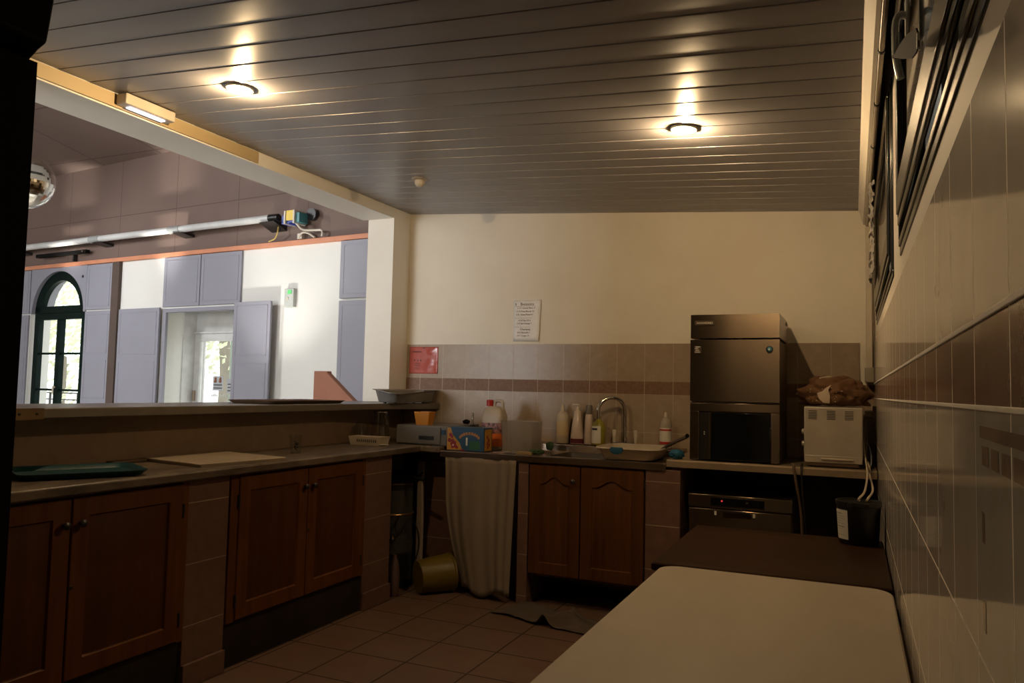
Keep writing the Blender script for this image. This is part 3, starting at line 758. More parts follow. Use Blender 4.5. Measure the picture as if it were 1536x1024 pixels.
solo('chopping_board', b, 'board', 'white plastic chopping board beside the teal tray', 'chopping board')
b = B().rr([(ZW, .05, .09, .012), (ZW+.012, .052, .092, .012), (ZW+.014, .045, .085, .01)], (-3.03, 2.60)); 
solo('wooden_board', B().box(-3.088, -3.04, 2.47, 2.72, ZW, ZW+.014), 'tray_b', 'small brown board against the bar wall between tray and chopping board', 'board', bev=.003)
# drinking glass with a dark motif
t = thing('drinking_glass', 'clear tumbler with a small dark motif standing alone on the worktop', 'glass', (-2.81, 3.43, ZW))
g = (-2.81, 3.43, ZW)
part('tumbler', B().lathe([(.026, 0), (.028, .002), (.035, .098), (.0335, .098), (.0265, .008), (.001, .008)], g, 28), 'glass', t, smooth=50)
b = B()
def on_glass(a, z, r):
    a = math.radians(a); R = .0285+.0068*z/.098
    b.lathe([(r, 0), (r*.8, .001)], (g[0]+R*math.cos(a), g[1]+R*math.sin(a), g[2]+z), 10, axis=(math.cos(a), math.sin(a), 0))
for a, z, r in ((-40, .055, .010), (-55, .040, .006), (-30, .036, .005), (-48, .028, .006), (-33, .020, .004), (-60, .068, .003)): on_glass(a, z, r)
part('motif', b, 'black', t, label='dark printed motif')
# white slotted basket with jars
bx, by = -2.865, 4.24
t = thing('slotted_basket', 'small white slotted plastic basket in front of the glass jug', 'basket', (bx+.0, by-.02, ZW))
b = B(); th = .003
L0, L1 = (.110, .045), (.122, .056)
def wall(p, q, h0=0.0, h1=.055):
    b.loft([[(p[0], p[1], ZW+h0), (q[0], q[1], ZW+h0)], [(p[2], p[3], ZW+h1), (q[2], q[3], ZW+h1)]], closed=False, cap0=False, cap1=False)
cx, cy = bx, by-.02
C0 = [(cx-L0[0], cy-L0[1], cx-L1[0], cy-L1[1]), (cx+L0[0], cy-L0[1], cx+L1[0], cy-L1[1]), (cx+L0[0], cy+L0[1], cx+L1[0], cy+L1[1]), (cx-L0[0], cy+L0[1], cx-L1[0], cy+L1[1])]
for i in range(4): wall(C0[i], C0[(i+1) % 4])
b.quad(*[(p[0], p[1], ZW+.001) for p in C0])
o = part('tub', b, 'plast_c', t, smooth=0)
md = o.modifiers.new('Solid', 'SOLIDIFY'); md.thickness = .003
b = B()
for k in range(10):
    x = cx-.055+.0155*k
    yf = cy-L0[1]-(L1[1]-L0[1])*.55-.0035
    b.box(x-.003, x+.003, yf-.001, yf+.002, ZW+.020, ZW+.042)
part('slots', b, 'black', t)
part('rim', B().box(cx+.105, cx+.150, cy-.05, cy-.0, ZW+.004, ZW+.010), 'plast_c', t, bev=.002)
jx, jy = -2.93, 4.44
t = thing('glass_jug', 'clear glass carafe standing behind the white basket', 'carafe', (jx, jy, ZW))
part('vessel', B().lathe([(.058, 0), (.064, .006), (.066, .05), (.058, .13), (.043, .185), (.042, .205), (.050, .222), (.048, .222), (.040, .205), (.041, .185), (.055, .13), (.062, .05), (.056, .008), (.001, .007)], (jx, jy, ZW), 32), 'glass', t, smooth=50)
part('handle', B().tube([(jx+.05, jy-.02, ZW+.195), (jx+.085, jy-.035, ZW+.18), (jx+.088, jy-.035, ZW+.13), (jx+.058, jy-.022, ZW+.09)], .006), 'glass', t)
part('collar', B().lathe([(.046, .196), (.049, .202), (.046, .208)], (jx, jy, ZW), 28, cap0=False, cap1=False), 'steel', t)
solo('glass_jar', B().lathe([(.040, 0), (.045, .004), (.046, .09), (.036, .115), (.036, .13), (.034, .13), (.034, .115), (.043, .09), (.042, .008), (.001, .007)], (-3.035, 4.36, ZW), 28), 'glass', 'small clear glass jar against the bar wall left of the carafe', 'jar', smooth=50)
# grey drawer box with orange cup
t = thing('drawer_box', 'grey plastic drawer box in the corner of the worktop', 'box', (-2.60, 4.68, ZW))
DX0, DX1, DY0, DY1 = -2.792, -2.410, 4.42, 4.90
part('case', B().box(DX0, DX1, DY0+.012, DY1, ZW, ZW+.128), 'grey_d', t, bev=.004)
dr = part('drawer_front', B().box(DX0+.006, DX1-.045, DY0, DY0+.012, ZW+.008, ZW+.12), 'grey_d', t, bev=.003)
part('grip', B().box(-2.615, -2.50, DY0-.002, DY0+.004, ZW+.035, ZW+.062), 'black', dr, bev=.003)
part('latch', B().box(DX1-.038, DX1-.012, DY0+.004, DY0+.013, ZW+.075, ZW+.105), 'bl_blue', t)
b = B().rr([(ZW+.128, .046, .034, .006), (ZW+.216, .060, .044, .006), (ZW+.216, .057, .041, .006), (ZW+.135, .043, .031, .006)], (-2.62, 4.50))
t = thing('orange_cup', 'square orange plastic beaker on the grey drawer box', 'cup', (-2.62, 4.50, ZW+.128))
part('beaker', b, 'orange', t)
part('spout', B().prism([(4.475, ZW+.15), (4.455, ZW+.215), (4.475, ZW+.215)], 0, -2.67, -2.64), mat('orange_light', (.80, .40, .06), .4), t)

# ------------------------------------------------------------------ things on the sink top
ZS = .8985
t = thing('fruit_carton', 'blue and yellow printed fruit carton at the left end of the drainer', 'carton', (-2.27, 4.49, ZS))
FX0, FX1, FY0, FY1 = -2.408, -2.140, 4.425, 4.55
part('box', B().box(FX0, FX1, FY0, FY1, ZS, ZS+.150), ['bl_blue'], t, bev=.002)
f = FY0-.0008
b = B()
b.prism([(FX0+.004, ZS+.004), (FX0+.115, ZS+.004), (FX0+.095, ZS+.05), (FX0+.045, ZS+.10), (FX0+.028, ZS+.146), (FX0+.004, ZS+.146)], 1, f, FY0+.001, 0)
for x, z, r in ((.030, .10, .013), (.040, .088, .010), (.022, .065, .014), (.045, .062, .013), (.060, .05, .012), (.040, .042, .012), (.062, .030, .013), (.075, .022, .011), (.045, .024, .010)):
    b.lathe([(r, 0), (r*.7, .001)], (FX0+x, f, ZS+z), 14, 1, axis=(0, -1, 0))
b.lathe([(.007, 0), (.005, .0016)], (FX0+.048, f, ZS+.034), 12, 5, axis=(0, -1, 0))
b.box(FX0+.165, FX0+.238, f, FY0+.001, ZS+.010, ZS+.062, 3)
b.box(FX0+.140, FX0+.152, f, FY0+.001, ZS+.035, ZS+.085, 4)
b.box(FX0+.10, FX0+.13, f, FY0+.001, ZS+.0, ZS+.010, 1)
for k in range(9):
    a = PI*(.18+.64*k/8); x = FX0+.165-.078*math.cos(a); z = ZS+.060+.052*math.sin(a)
    b.box(x-.0075, x+.0065, f, FY0+.001, z-.009, z+.009, 2)
part('print', b, ['bl_yellow', 'bl_red', mat('carton_ochre', (.36, .15, .03), .5), 'bl_green', 'lab_w', 'plast_w'], t, smooth=0)
b = B(); g2 = FX1+.0008      # side face
b.prism([(FY0+.012, ZS+.004), (FY1-.012, ZS+.004), (FY1-.012, ZS+.14), (FY0+.012, ZS+.14)], 0, FX1-.001, g2, 0)
for y, z, r in ((.05, .09, .013), (.07, .07, .014), (.055, .05, .014), (.08, .04, .012), (.06, .025, .012)):
    b.lathe([(r, 0), (r*.7, .001)], (g2, FY0+y, ZS+z), 14, 1, axis=(1, 0, 0))
part('side_print', b, ['bl_yellow', 'bl_red'], t, smooth=0)
t = thing('squash_container', 'large milky plastic can with red cap behind the fruit carton', 'can', (-2.10, 4.76, ZS))
kx, ky = -2.205, 4.715
part('body', B().rr([(ZS, .072, .055, .02), (ZS+.005, .076, .058, .022), (ZS+.215, .076, .058, .022), (ZS+.265, .066, .05, .03), (ZS+.285, .03, .03, .02)], (kx, ky)).tube([(kx-.002, ky, ZS+.27), (kx+.006, ky, ZS+.315), (kx+.038, ky, ZS+.32), (kx+.058, ky, ZS+.308), (kx+.062, ky, ZS+.255)], .011), 'jug', t, smooth=50)
part('cap', B().lathe([(.024, .285), (.024, .322), (.020, .327), (.001, .327)], (kx-.035, ky, ZS), 20), 'red', t, label='red screw cap')
b = B().rr([(ZS+.03, .0775, .0595, .022), (ZS+.175, .0775, .0595, .022)], (kx, ky), cap0=False, cap1=False)
part('label', b, 'label_fruit', t, label='dark fruit label')
b = B().rr([(ZS+.02, .0785, .0605, .022), (ZS+.105, .0785, .0605, .022)], (kx, ky), cap0=False, cap1=False)
part('label_foot', b, 'bl_orange', t, label='orange lower label')
t = thing('striped_bottle', 'slim clear bottle with blue, white and red bands behind the fruit carton', 'bottle', (-2.372, 4.72, ZS))
kx, ky = -2.372, 4.72
part('flask', B().lathe([(.024, 0), (.026, .004), (.026, .13), (.010, .17), (.009, .235), (.007, .235), (.007, .17), (.022, .128), (.022, .008), (.001, .007)], (kx, ky, ZS), 24), 'glass', t, smooth=50)
b = B()
for k, z in enumerate((.122, .112, .102)): b.lathe([(.0268, z), (.0268, z+.010)], (kx, ky, ZS), 24, k, cap0=False, cap1=False)
part('bands', b, ['bl_blue', 'plast_w', 'red'], t)
solo('dark_pouch', blob((-2.46, 4.80, ZW+.146), (.028, .024, .016), .3, 2, 1.7, 16), 'blackm', 'small dark crumpled pouch on the grey drawer box beside the carton', 'pouch', smooth=60)
# translucent bin
t = thing('storage_tub', 'frosted see-through plastic tub standing on the drainer', 'tub', (-1.93, 4.52, ZS))
b = B().rr([(ZS, .100, .072, .012), (ZS+.004, .104, .076, .014), (ZS+.196, .113, .084, .016), (ZS+.2, .117, .088, .016), (ZS+.2, .109, .081, .014), (ZS+.008, .099, .071, .012)], (-1.925, 4.53))
part('shell', b, 'bin_t', t)
part('ribs', B().box(-1.965, -1.961, 4.448, 4.452, ZS+.01, ZS+.19).box(-1.865, -1.861, 4.448, 4.452, ZS+.01, ZS+.19), 'bin_t', t)
solo('sponge', B().rr([(ZS, .05, .028, .008), (ZS+.018, .05, .028, .008)], (-1.855, 4.425)), 'sponge', 'yellow sponge at the foot of the frosted tub', 'sponge', bev=.003)
solo('dish_cloth', blob((-1.79, 4.462, ZS+.017), (.05, .045, .018), .5, 3, 5.1, 18, -.012), 'green_s', 'crumpled green cloth on the drainer beside the yellow sponge', 'cloth', smooth=60)
solo('green_scourer', blob((-1.835, 4.80, ZS+.03), (.028, .03, .03), .6, 3, 2.2, 14, -.03), 'green_s', 'dark green scourer behind the frosted tub', 'scourer', smooth=60)
# bottles along the rear ledge
ZL = .944
def lbot(name, label, x, y, prof, m, extra=()):
    t = thing(name, label, 'bottle', (x, y, ZL), 'bottles on the rear ledge of the sink')
    part('bottle_body', B().lathe(prof, (x, y, ZL), 28), m, t, smooth=50)
    for nm, pf, mm in extra: part(nm, B().lathe(pf, (x, y, ZL), 24, cap0=True, cap1=True), mm, t, smooth=50)
    return t
y = 4.955
lbot('soap_bottle', 'white cream soap bottle, leftmost on the ledge behind the sink', -1.806, y, [(.040, 0), (.043, .004), (.043, .185), (.030, .205), (.020, .21)], 'plast_c', [('cap', [(.017, .21), (.014, .245), (.006, .262), (.001, .264)], 'plast_c'), ('label_print', [(.0434, .05), (.0434, .15)], mat('cream_label', (.50, .38, .22), .5))])
t = lbot('pump_bottle', 'cone-shaped pump bottle with dark red liquid at its bottom', -1.700, y, [(.047, 0), (.049, .004), (.044, .06), (.024, .215), (.016, .225)], 'pink_liq', [('pump', [(.012, .225), (.012, .242), (.004, .243), (.004, .262), (.001, .262)], 'plast_w'), ('liquid_band', [(.0495, .004), (.0468, .035)], 'magenta')])
part('nozzle', B().box(-1.735, -1.69, y-.008, y+.006, ZL+.256, ZL+.266), 'plast_w', t, bev=.003)
lbot('slim_bottle', 'slim pale bottle with a dark cap next to the pump bottle', -1.618, y, [(.031, 0), (.033, .004), (.027, .15), (.024, .195), (.020, .2)], 'pink_liq', [('cap', [(.022, .2), (.022, .255), (.018, .262), (.001, .262)], mat('grey_cap', (.13, .11, .09), .3))])
t = lbot('washing_up_liquid', 'yellow-green washing-up liquid bottle with a white label beside the tap', -1.545, 4.94, [(.045, 0), (.047, .004), (.047, .12), (.036, .15), (.016, .165), (.014, .195)], 'yel_liq', [('cap', [(.015, .19), (.011, .215), (.001, .216)], 'plast_w')])
part('label', B().loft([[(-1.545+.0478*math.cos(a), 4.94+.0478*math.sin(a), ZL+z) for a in [math.radians(-150+95*k/10) for k in range(11)]] for z in (.012, .125)], closed=False, cap0=False, cap1=False), 'lab_w', t, label='white label')
part('label_print', B().loft([[(-1.545+.0482*math.cos(a), 4.94+.0482*math.sin(a), ZL+z) for a in [math.radians(-138+55*k/8) for k in range(9)]] for z in (.098, .112)], closed=False, cap0=False, cap1=False), 'black', t)
t = lbot('spray_bottle', 'clear bottle with red and white label right of the tap', -1.100, 4.95, [(.036, 0), (.038, .004), (.038, .15), (.026, .185), (.012, .20)], mat('clear_plastic', (.48, .42, .35), .2, alpha=.6), [('cap', [(.010, .2), (.008, .226), (.003, .23)], 'plast_w'), ('label', [(.0384, .03), (.0384, .13)], 'lab_w'), ('red_band', [(.0387, .028), (.0387, .042)], 'red'), ('upper_red_band', [(.0387, .112), (.0387, .122)], 'red')])
# mixer tap
t = thing('mixer_tap', 'chrome swan-neck mixer tap with two handles behind the basin', 'tap', (-1.37, 4.955, ZL))
part('base_bar', B().rr([(ZL, .085, .022, .02), (ZL+.018, .085, .022, .02), (ZL+.024, .078, .016, .015)], (-1.37, 4.955)), 'chrome', t)
part('spout', B().tube([(-1.37, 4.955, ZL+.02), (-1.371, 4.955, ZL+.12), (-1.372, 4.95, ZL+.235), (-1.392, 4.935, ZL+.292), (-1.435, 4.90, ZL+.315), (-1.485, 4.87, ZL+.30), (-1.515, 4.845, ZL+.255), (-1.518, 4.843, ZL+.20)], .0125, 12).cyl((-1.518, 4.843, ZL+.175), (-1.518, 4.843, ZL+.205), .014).cyl((-1.37, 4.955, ZL+.02), (-1.37, 4.955, ZL+.055), .018), 'chrome', t, smooth=60)
for x in (-1.441, -1.296): part('tap_handle', B().cyl((x, 4.955, ZL+.022), (x, 4.955, ZL+.05), .011).rr([(ZL+.05, .011, .008, .005), (ZL+.102, .013, .009, .006), (ZL+.106, .010, .006, .005)], (x, 4.955)), 'plast_c', t, smooth=50, label='cream lever handle')
# basin
t = thing('wash_basin', 'white plastic basin with blue grip on the right of the sink', 'basin', (-1.21, 4.62, ZS))
bc_ = (-1.222, 4.63)
b = B().rr([(ZS, .150, .160, .06), (ZS+.004, .157, .168, .06), (ZS+.062, .180, .196, .07), (ZS+.067, .196, .212, .08), (ZS+.064, .198, .214, .08), (ZS+.072, .193, .208, .08), (ZS+.064, .176, .192, .07), (ZS+.008, .153, .164, .055)], bc_, 8)
part('tub', b, 'plast_c', t, smooth=50)
part('grip', B().rr([(ZS+.034, .012, .006, .005), (ZS+.040, .030, .008, .007), (ZS+.060, .042, .008, .007), (ZS+.074, .036, .008, .007)], (-1.27, 4.414), 4), 'blue_s', t, bev=.002, label='blue grip')
# pan leaning on the shelf end
t = thing('frying_pan', 'dark frying pan in the white basin, its long handle sticking out towards the ice machine', 'pan', (-1.15, 4.66, ZS+.014))
part('bowl', B().lathe([(.001, 0), (.068, 0), (.080, .03), (.077, .03), (.065, .004), (.001, .004)], (-1.15, 4.66, ZS+.014), 32, axis=(.12, 0, 1)), 'blackm', t, smooth=50)
part('handle', B().tube([(-1.075, 4.645, .935), (-1.03, 4.63, .972), (-.96, 4.60, 1.01), (-.893, 4.575, 1.043)], .0095), 'steel_d', t)
part('hook', B().lathe([(.012, -.004), (.012, .004)], (-.888, 4.573, 1.05), 14, axis=(0, 1, 0)), 'chrome', t)
solo('blue_scourer', blob((-.925, 4.46, .947), (.045, .04, .03), .4, 3, 9.3, 18, -.024), 'blue_s', 'blue scourer at the left end of the steel worktop', 'scourer', smooth=60)

# ------------------------------------------------------------------ nook under the corner
t = thing('drinks_urn', 'tall dark cylindrical urn in the nook under the worktop corner', 'urn', (-2.80, 4.43, 0))
u = (-2.80, 4.43, 0)
part('base_ring', B().lathe([(.138, 0), (.142, .01), (.142, .035), (.136, .045)], u, 40), 'blackm', t)
part('lower_body', B().lathe([(.132, .045), (.132, .22)], u, 40), 'black', t)
part('middle_band', B().lathe([(.135, .22), (.135, .30), (.13, .302)], u, 40), 'urn', t)
part('body', B().lathe([(.13, .30), (.13, .46), (.136, .465), (.136, .475), (.13, .48), (.13, .655)], u, 40), 'urn', t)
part('gold_rim', B().lathe([(.1365, .462), (.140, .468), (.1365, .474)], u, 40, cap0=False, cap1=False), 'gold', t)
part('top_rim', B().lathe([(.131, .655), (.139, .66), (.139, .672), (.13, .676)], u, 40), 'steel', t)
part('tap', B().cyl((-2.73, 4.32, .34), (-2.71, 4.29, .335), .012).lathe([(.018, 0), (.014, .02)], (-2.71, 4.285, .325), 14), 'steel', t)
solo('power_cord', B().tube([(-2.69, 4.33, .46), (-2.68, 4.27, .40), (-2.64, 4.26, .36), (-2.61, 4.32, .46), (-2.595, 4.40, .38), (-2.59, 4.42, .28), (-2.60, 4.41, .20), (-2.615, 4.41, .17)], .005), 'black', 'thin black cord looping down the side of the dark urn', 'cord')
t = thing('stock_pan', 'black pan with a handle resting on top of the dark urn', 'pan', (-2.79, 4.42, .677))
part('bowl', B().lathe([(.13, 0), (.135, .004), (.155, .055), (.16, .058), (.15, .056), (.13, .006), (.001, .006)], (-2.745, 4.40, .677), 40), 'blackm', t, smooth=50)
part('handle', B().tube([(-2.61, 4.34, .72), (-2.55, 4.32, .715), (-2.50, 4.31, .71)], .010), 'blackm', t)
# yellow bucket lying on its side
t = thing('bucket', 'yellow plastic bucket lying on its side in front of the curtain', 'bucket', (-2.50, 4.42, 0))
d = Vector((.62, .78, 0)).normalized(); p0 = Vector((-2.515, 4.29, .105))
q0 = p0
part('pail', B().lathe([(.001, 0), (.098, 0), (.102, .005), (.118, .21), (.124, .212), (.124, .225), (.117, .225), (.097, .012), (.001, .010)], q0, 40, axis=(d.x, d.y, .06)), 'yellow', t, smooth=50)
b = B().lathe([(.026, 0), (.032, .01), (.034, .12), (.026, .20), (.013, .235), (.013, .25), (.001, .251)], (-2.625, 4.19, 0), 24)
solo('detergent_bottle', b, 'purple', 'purple-grey bottle standing on the floor beside the tiled pier', 'bottle', smooth=50)
# crumpled floor cloth
b = B(); rows = []; nu, nv = 60, 26
for j in range(nv+1):
    v = j/nv; row = []
    for i in range(nu+1):
        u = i/nu
        px = -1.93+.66*u+.10*v*(1-u); py = 4.13-.16*u+.30*v-.05*u*v
        h = .008+.010*abs(noise.noise(Vector((u*7, v*3, .5))))+.055*math.exp(-((u-.56-.06*v)/.055)**2)*(1-.5*v)+.03*math.exp(-((u-.86+.2*v)/.07)**2)*v
        h += .006*math.sin(v*9+u*4)
        row.append((px+.012*noise.noise(Vector((u*4, v*5, 2))), py+.015*math.sin(u*9), max(.004, h)))
    rows.append(row)
b.loft(rows, closed=False, cap0=False, cap1=False)
o = solo('floor_cloth', b, 'rag', 'crumpled grey cloth lying on the floor in front of the sink cupboard', 'cloth', smooth=70)
md = o.modifiers.new('Solid', 'SOLIDIFY'); md.thickness = .003

# ------------------------------------------------------------------ papers on the back wall
t = thing('price_list', 'white printed drinks price list taped to the cream back wall', 'poster', (-2.112, YB-.002, 1.64))
b = B(); rows = []
for j in range(9):
    v = j/8; z = 1.934-.293*v
    rows.append([(-2.215+.002*v+(.213-.016*v)*i/8, YB-.004-.012*(i/8)**3*(.3+.7*v), z) for i in range(9)])
b.loft(rows, closed=False, cap0=False, cap1=False)
o = part('sheet', b, 'paper', t); md = o.modifiers.new('Solid', 'SOLIDIFY'); md.thickness = .0008; md.offset = -1
YT = YB-.0062
lines = [(1.872, '1.5 € Canada Bière 25 cl', .0165, -2.108), (1.848, '1.5 € Pinte Blonde 25 cl', .0165, -2.118), (1.825, '2 €   Demi Panaché 25 cl', .0165, -2.112), (1.783, '1.0 € Eau 50 cl', .0165, -2.128), (1.762, '1 €  Jus Orange 25 cl', .0165, -2.118), (1.697, '10 € Bouteille 75 cl', .0165, -2.122), (1.675, '2 €  Coupe 10 cl', .0165, -2.13)]
text('heading', 'Boissons', .030, (-2.108, YT, 1.895), (1, 0, 0), (0, 0, 1), 'ink', t)
text('subheading', 'Champagne', .021, (-2.112, YT, 1.719), (1, 0, 0), (0, 0, 1), 'ink', t)
for z, s_, sz, x in lines: text('text_line', s_, sz, (x, YT, z), (1, 0, 0), (0, 0, 1), 'ink', t, squeeze=.95)
b = B()
for z in (1.889, 1.805, 1.741): b.box(-2.205, -2.022, YT-.0004, YT, z, z+.0012)
for x in (-2.196, -2.026): b.box(x-.003, x+.003, YT-.0004, YT, 1.897, 1.912)
part('rules', b, 'ink', t)
t = thing('red_notice', 'red notice in a creased plastic sleeve on the wall tiles beside the pillar', 'notice', (-2.94, YB-.01, 1.40))
b = B(); rows = []
for j in range(25):
    v = j/24; z = 1.602-.2*v
    rows.append([(-3.064+.247*i/24, YB-.0095-.010*max(0, noise.noise(Vector((i*.12+v*2.2, v*4-i*.10, 1.1))))*(.05+max(0, i/24-.3)*1.5), z) for i in range(25)])
b.loft(rows, closed=False, cap0=False, cap1=False)
o = part('sleeve', b, 'red_pl', t, smooth=60); md = o.modifiers.new('Solid', 'SOLIDIFY'); md.thickness = .0008; md.offset = -1
b = B(); yt = YB-.0128
for k in range(9): b.box(-3.035+.009*k, -3.030+.009*k, yt-.0004, yt, 1.560, 1.568+.002*(k % 2))
for x in (-3.018, -2.99, -2.965): b.box(x-.004, x+.004, yt-.0004, yt, 1.493, 1.507)
for k, z in enumerate((1.478, 1.468, 1.459, 1.443, 1.434)): b.box(-3.018, -2.972+.006*(k % 2), yt-.0004, yt, z, z+.0025)
b.box(-2.948, -2.928, yt-.0004, yt, 1.590, 1.597)
part('writing', b, mat('dark_red_ink', (.11, .02, .015), .6), t)

# ------------------------------------------------------------------ things on the bar top
ZB_ = 1.184
b = B().rr([(ZB_, .155, .33, .03), (ZB_+.003, .16, .335, .03), (ZB_+.017, .178, .352, .036), (ZB_+.019, .180, .354, .036), (ZB_+.015, .172, .346, .034), (ZB_+.005, .156, .331, .03)], (-3.20, 3.83))
solo('serving_tray', b, 'tray_b', 'brown serving tray lying on the grey bar top', 'tray')
t = thing('drainer_tub', 'grey plastic draining tub at the pillar end of the bar top', 'tub', (-2.90, 4.715, ZB_))
b = B(); rings = []
def ringy(z, hx, hy, r, dip=0):
    ring = []
    for qx, qy, a0 in ((1, 1, 0), (-1, 1, PI/2), (-1, -1, PI), (1, -1, 3*PI/2)):
        for k in range(9):
            a = a0+PI/2*k/8; x = qx*(hx-r)+r*math.cos(a); y = qy*(hy-r)+r*math.sin(a)
            ring.append((-2.905+x+.05*y, 4.72+y*1.0, z+(.022*math.sin((y+.05)*11)-.012 if z > ZB_+.08 and x > .03 and y < .05 else 0)))
    return ring
b.loft([ringy(ZB_+.008, .07, .24, .04), ringy(ZB_+.012, .075, .245, .04), ringy(ZB_+.088, .088, .272, .05), ringy(ZB_+.094, .102, .288, .05), ringy(ZB_+.098, .102, .288, .05), ringy(ZB_+.09, .084, .268, .045), ringy(ZB_+.016, .072, .242, .04)])
part('tub', b, 'grey_p', t, smooth=50)
part('front_tray', B().loft([ringy(ZB_+.014, .078, .10, .03)]+[[(p[0]+.018, p[1]-.11, p[2]) for p in ringy(z, hx, hy, r)] for z, hx, hy, r in ((ZB_+.014, .07, .13, .04), (ZB_+.03, .085, .145, .05), (ZB_+.082, .095, .165, .05), (ZB_+.086, .09, .16, .05))][1:]), mat('grey_plastic_light', (.34, .325, .30), .35), t, smooth=50) if False else None
for y in (4.52, 4.90):
    for x in (-2.95, -2.87): part('foot', B().cyl((x, y, ZB_), (x, y, ZB_+.010), .012), 'black', t)
part('handle', B().box(-2.808, -2.795, 4.78, 4.95, ZB_+.088, ZB_+.097), 'grey_p', t, bev=.003)

# ------------------------------------------------------------------ dark cupboard edge close on the left
t = thing('tall_cupboard', 'tall cupboard, its shadow coloured in as black, at the left edge, close to the camera', 'cupboard', (-1.30, .35, 0))
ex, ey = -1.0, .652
part('body', B().prism([(ex+.004, 1.0-.35), (ex+.004, .66), (ex-.02, .675), (-1.75, .60), (-1.75, -.2), (ex+.0, -.2)], 2, 0, 1.722), 'blackm', t)  # matt black stands for the unlit side, not a black finish
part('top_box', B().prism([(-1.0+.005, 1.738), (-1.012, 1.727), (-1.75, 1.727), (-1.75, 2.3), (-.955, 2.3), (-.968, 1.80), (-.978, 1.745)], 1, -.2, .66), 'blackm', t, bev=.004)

# ------------------------------------------------------------------ the hall beyond (wall coordinates: u along, w outwards, z up)
b = B()
b.box(-9.5, -6.345, 0, .3, 0, 2.945).box(-5.0, -3.335, 0, .3, 0, 2.945).box(-1.935, 1.6, 0, .3, 0, 2.945).box(-3.335, -1.935, 0, .3, 2.24, 2.945)
b.box(-6.345, -5.0, 0, .3, 0, .35)
struct('wall_hall', b, 'hall_w', hall=True)
cu, rz, ra = -5.672, 2.255, .625
arc = [(cu+ra*math.cos(PI*k/28), rz+ra*.97*math.sin(PI*k/28)) for k in range(29)]
b = B().prism([(-6.345, 2.945), (-6.345, rz)]+[(cu-ra, rz)]+arc[::-1][1:]+[(-5.0, rz), (-5.0, 2.945)], 1, -.02, .3)
struct('wall_arch', b, 'lilac', hall=True, smooth=20)
struct('wall_upper', B().box(-9.5, 1.6, .0, .3, 2.945, 4.6), 'brown_w', hall=True)
struct('trim_8', B().box(-9.5, 1.6, -.045, .01, 2.912, 2.968), 'orange_p', hall=True, bev=.006)
struct('trim_9', B().box(-4.395, -4.245, -.05, .0, 0, 2.911), mat('column_edge_shade', (.085, .056, .042), .7), hall=True, bev=.004)  # dark strip: shade along a column edge, put into colour and shape
struct('ceiling_hall', B().loft([[(-14, 7.9, 4.22), (-3.2, 7.9, 4.22), (-3.2, 7.9, 4.3), (-14, 7.9, 4.3)], [(-14, 1.5, 5.35), (-3.2, 1.5, 5.35), (-3.2, 1.5, 5.43), (-14, 1.5, 5.43)], [(-14, -4.2, 4.35), (-3.2, -4.2, 4.35), (-3.2, -4.2, 4.43), (-14, -4.2, 4.43)]]), 'brown_c')
struct('floor_hall', B().box(-14, -3.32, -4.2, 8.2, -.05, 0), 'hfloor')
struct('wall_hall_right', B().box(-3.34, -3.2, YB+.2, 7.2, 0, 4.6), 'hall_w')
struct('wall_over_beam', B().box(-3.37, -3.2, -4.2, YB+.2, 3.05, 5.5), 'hall_w')
struct('wall_hall_near', B().box(-14, -3.35, -4.2, -4.0, 0, 5.5), 'hall_w')
struct('wall_kitchen_end', B().box(-3.42, -3.36, -4.2, -1.1, 0, 3.05), 'hall_w')
struct('wall_hall_left', B().box(-14, -13.8, -4.2, 8.2, 0, 5.5), 'hall_w')
struct('roof_light_seal', B().box(-3.4, .6, -1.4, YB+.3, 3.0, 3.1), 'ceil_dark')  # unseen slab added over the boards to stop light leaking in

# arched window, dark green frames
def hstruct(name, b, m, parent=None, **kw): return struct(name, b, m, hall=parent is None, parent=parent, **kw)
U0, U1 = -6.290, -5.048
b = B()
b.box(U0, U0+.10, .03, .11, .35, 2.255).box(U1-.10, U1, .03, .11, .35, 2.255).box(U0+.1, U1-.1, .03, .11, 2.165, 2.255).box(U0+.1, U1-.1, .03, .11, .35, .44)
um = (U0+U1)/2
b.box(um-.045, um+.045, .02, .10, .44, 2.165)
for z in (1.655, 1.13): b.box(U0+.1, U1-.1, .05, .09, z, z+.03)
rin = .47
A = [PI*k/28 for k in range(29)]
b.loft([[(cu+r*math.cos(a), w, 2.275+r*.97*math.sin(a)) for r, w in ((.622, .03), (.622, .11), (rin, .11), (rin, .03))] for a in A])
b.box(cu-.622, cu+.622, .03, .11, 2.258, 2.36)
wa = hstruct('window_3', b, 'green_f', bev=.004)
hstruct('pane', B().box(U0+.09, U1-.09, .068, .072, .42, 2.18), 'pane', wa)
hstruct('arch_pane', B().prism([(cu+.5*math.cos(a), 2.275+.5*.97*math.sin(a)) for a in A], 1, .068, .072), 'pane', wa)
hstruct('bolt_handle', B().tube([(um, .015, 1.18), (um, -.01, 1.19), (um+.0, -.012, 1.10)], .012), 'plast_w', wa)

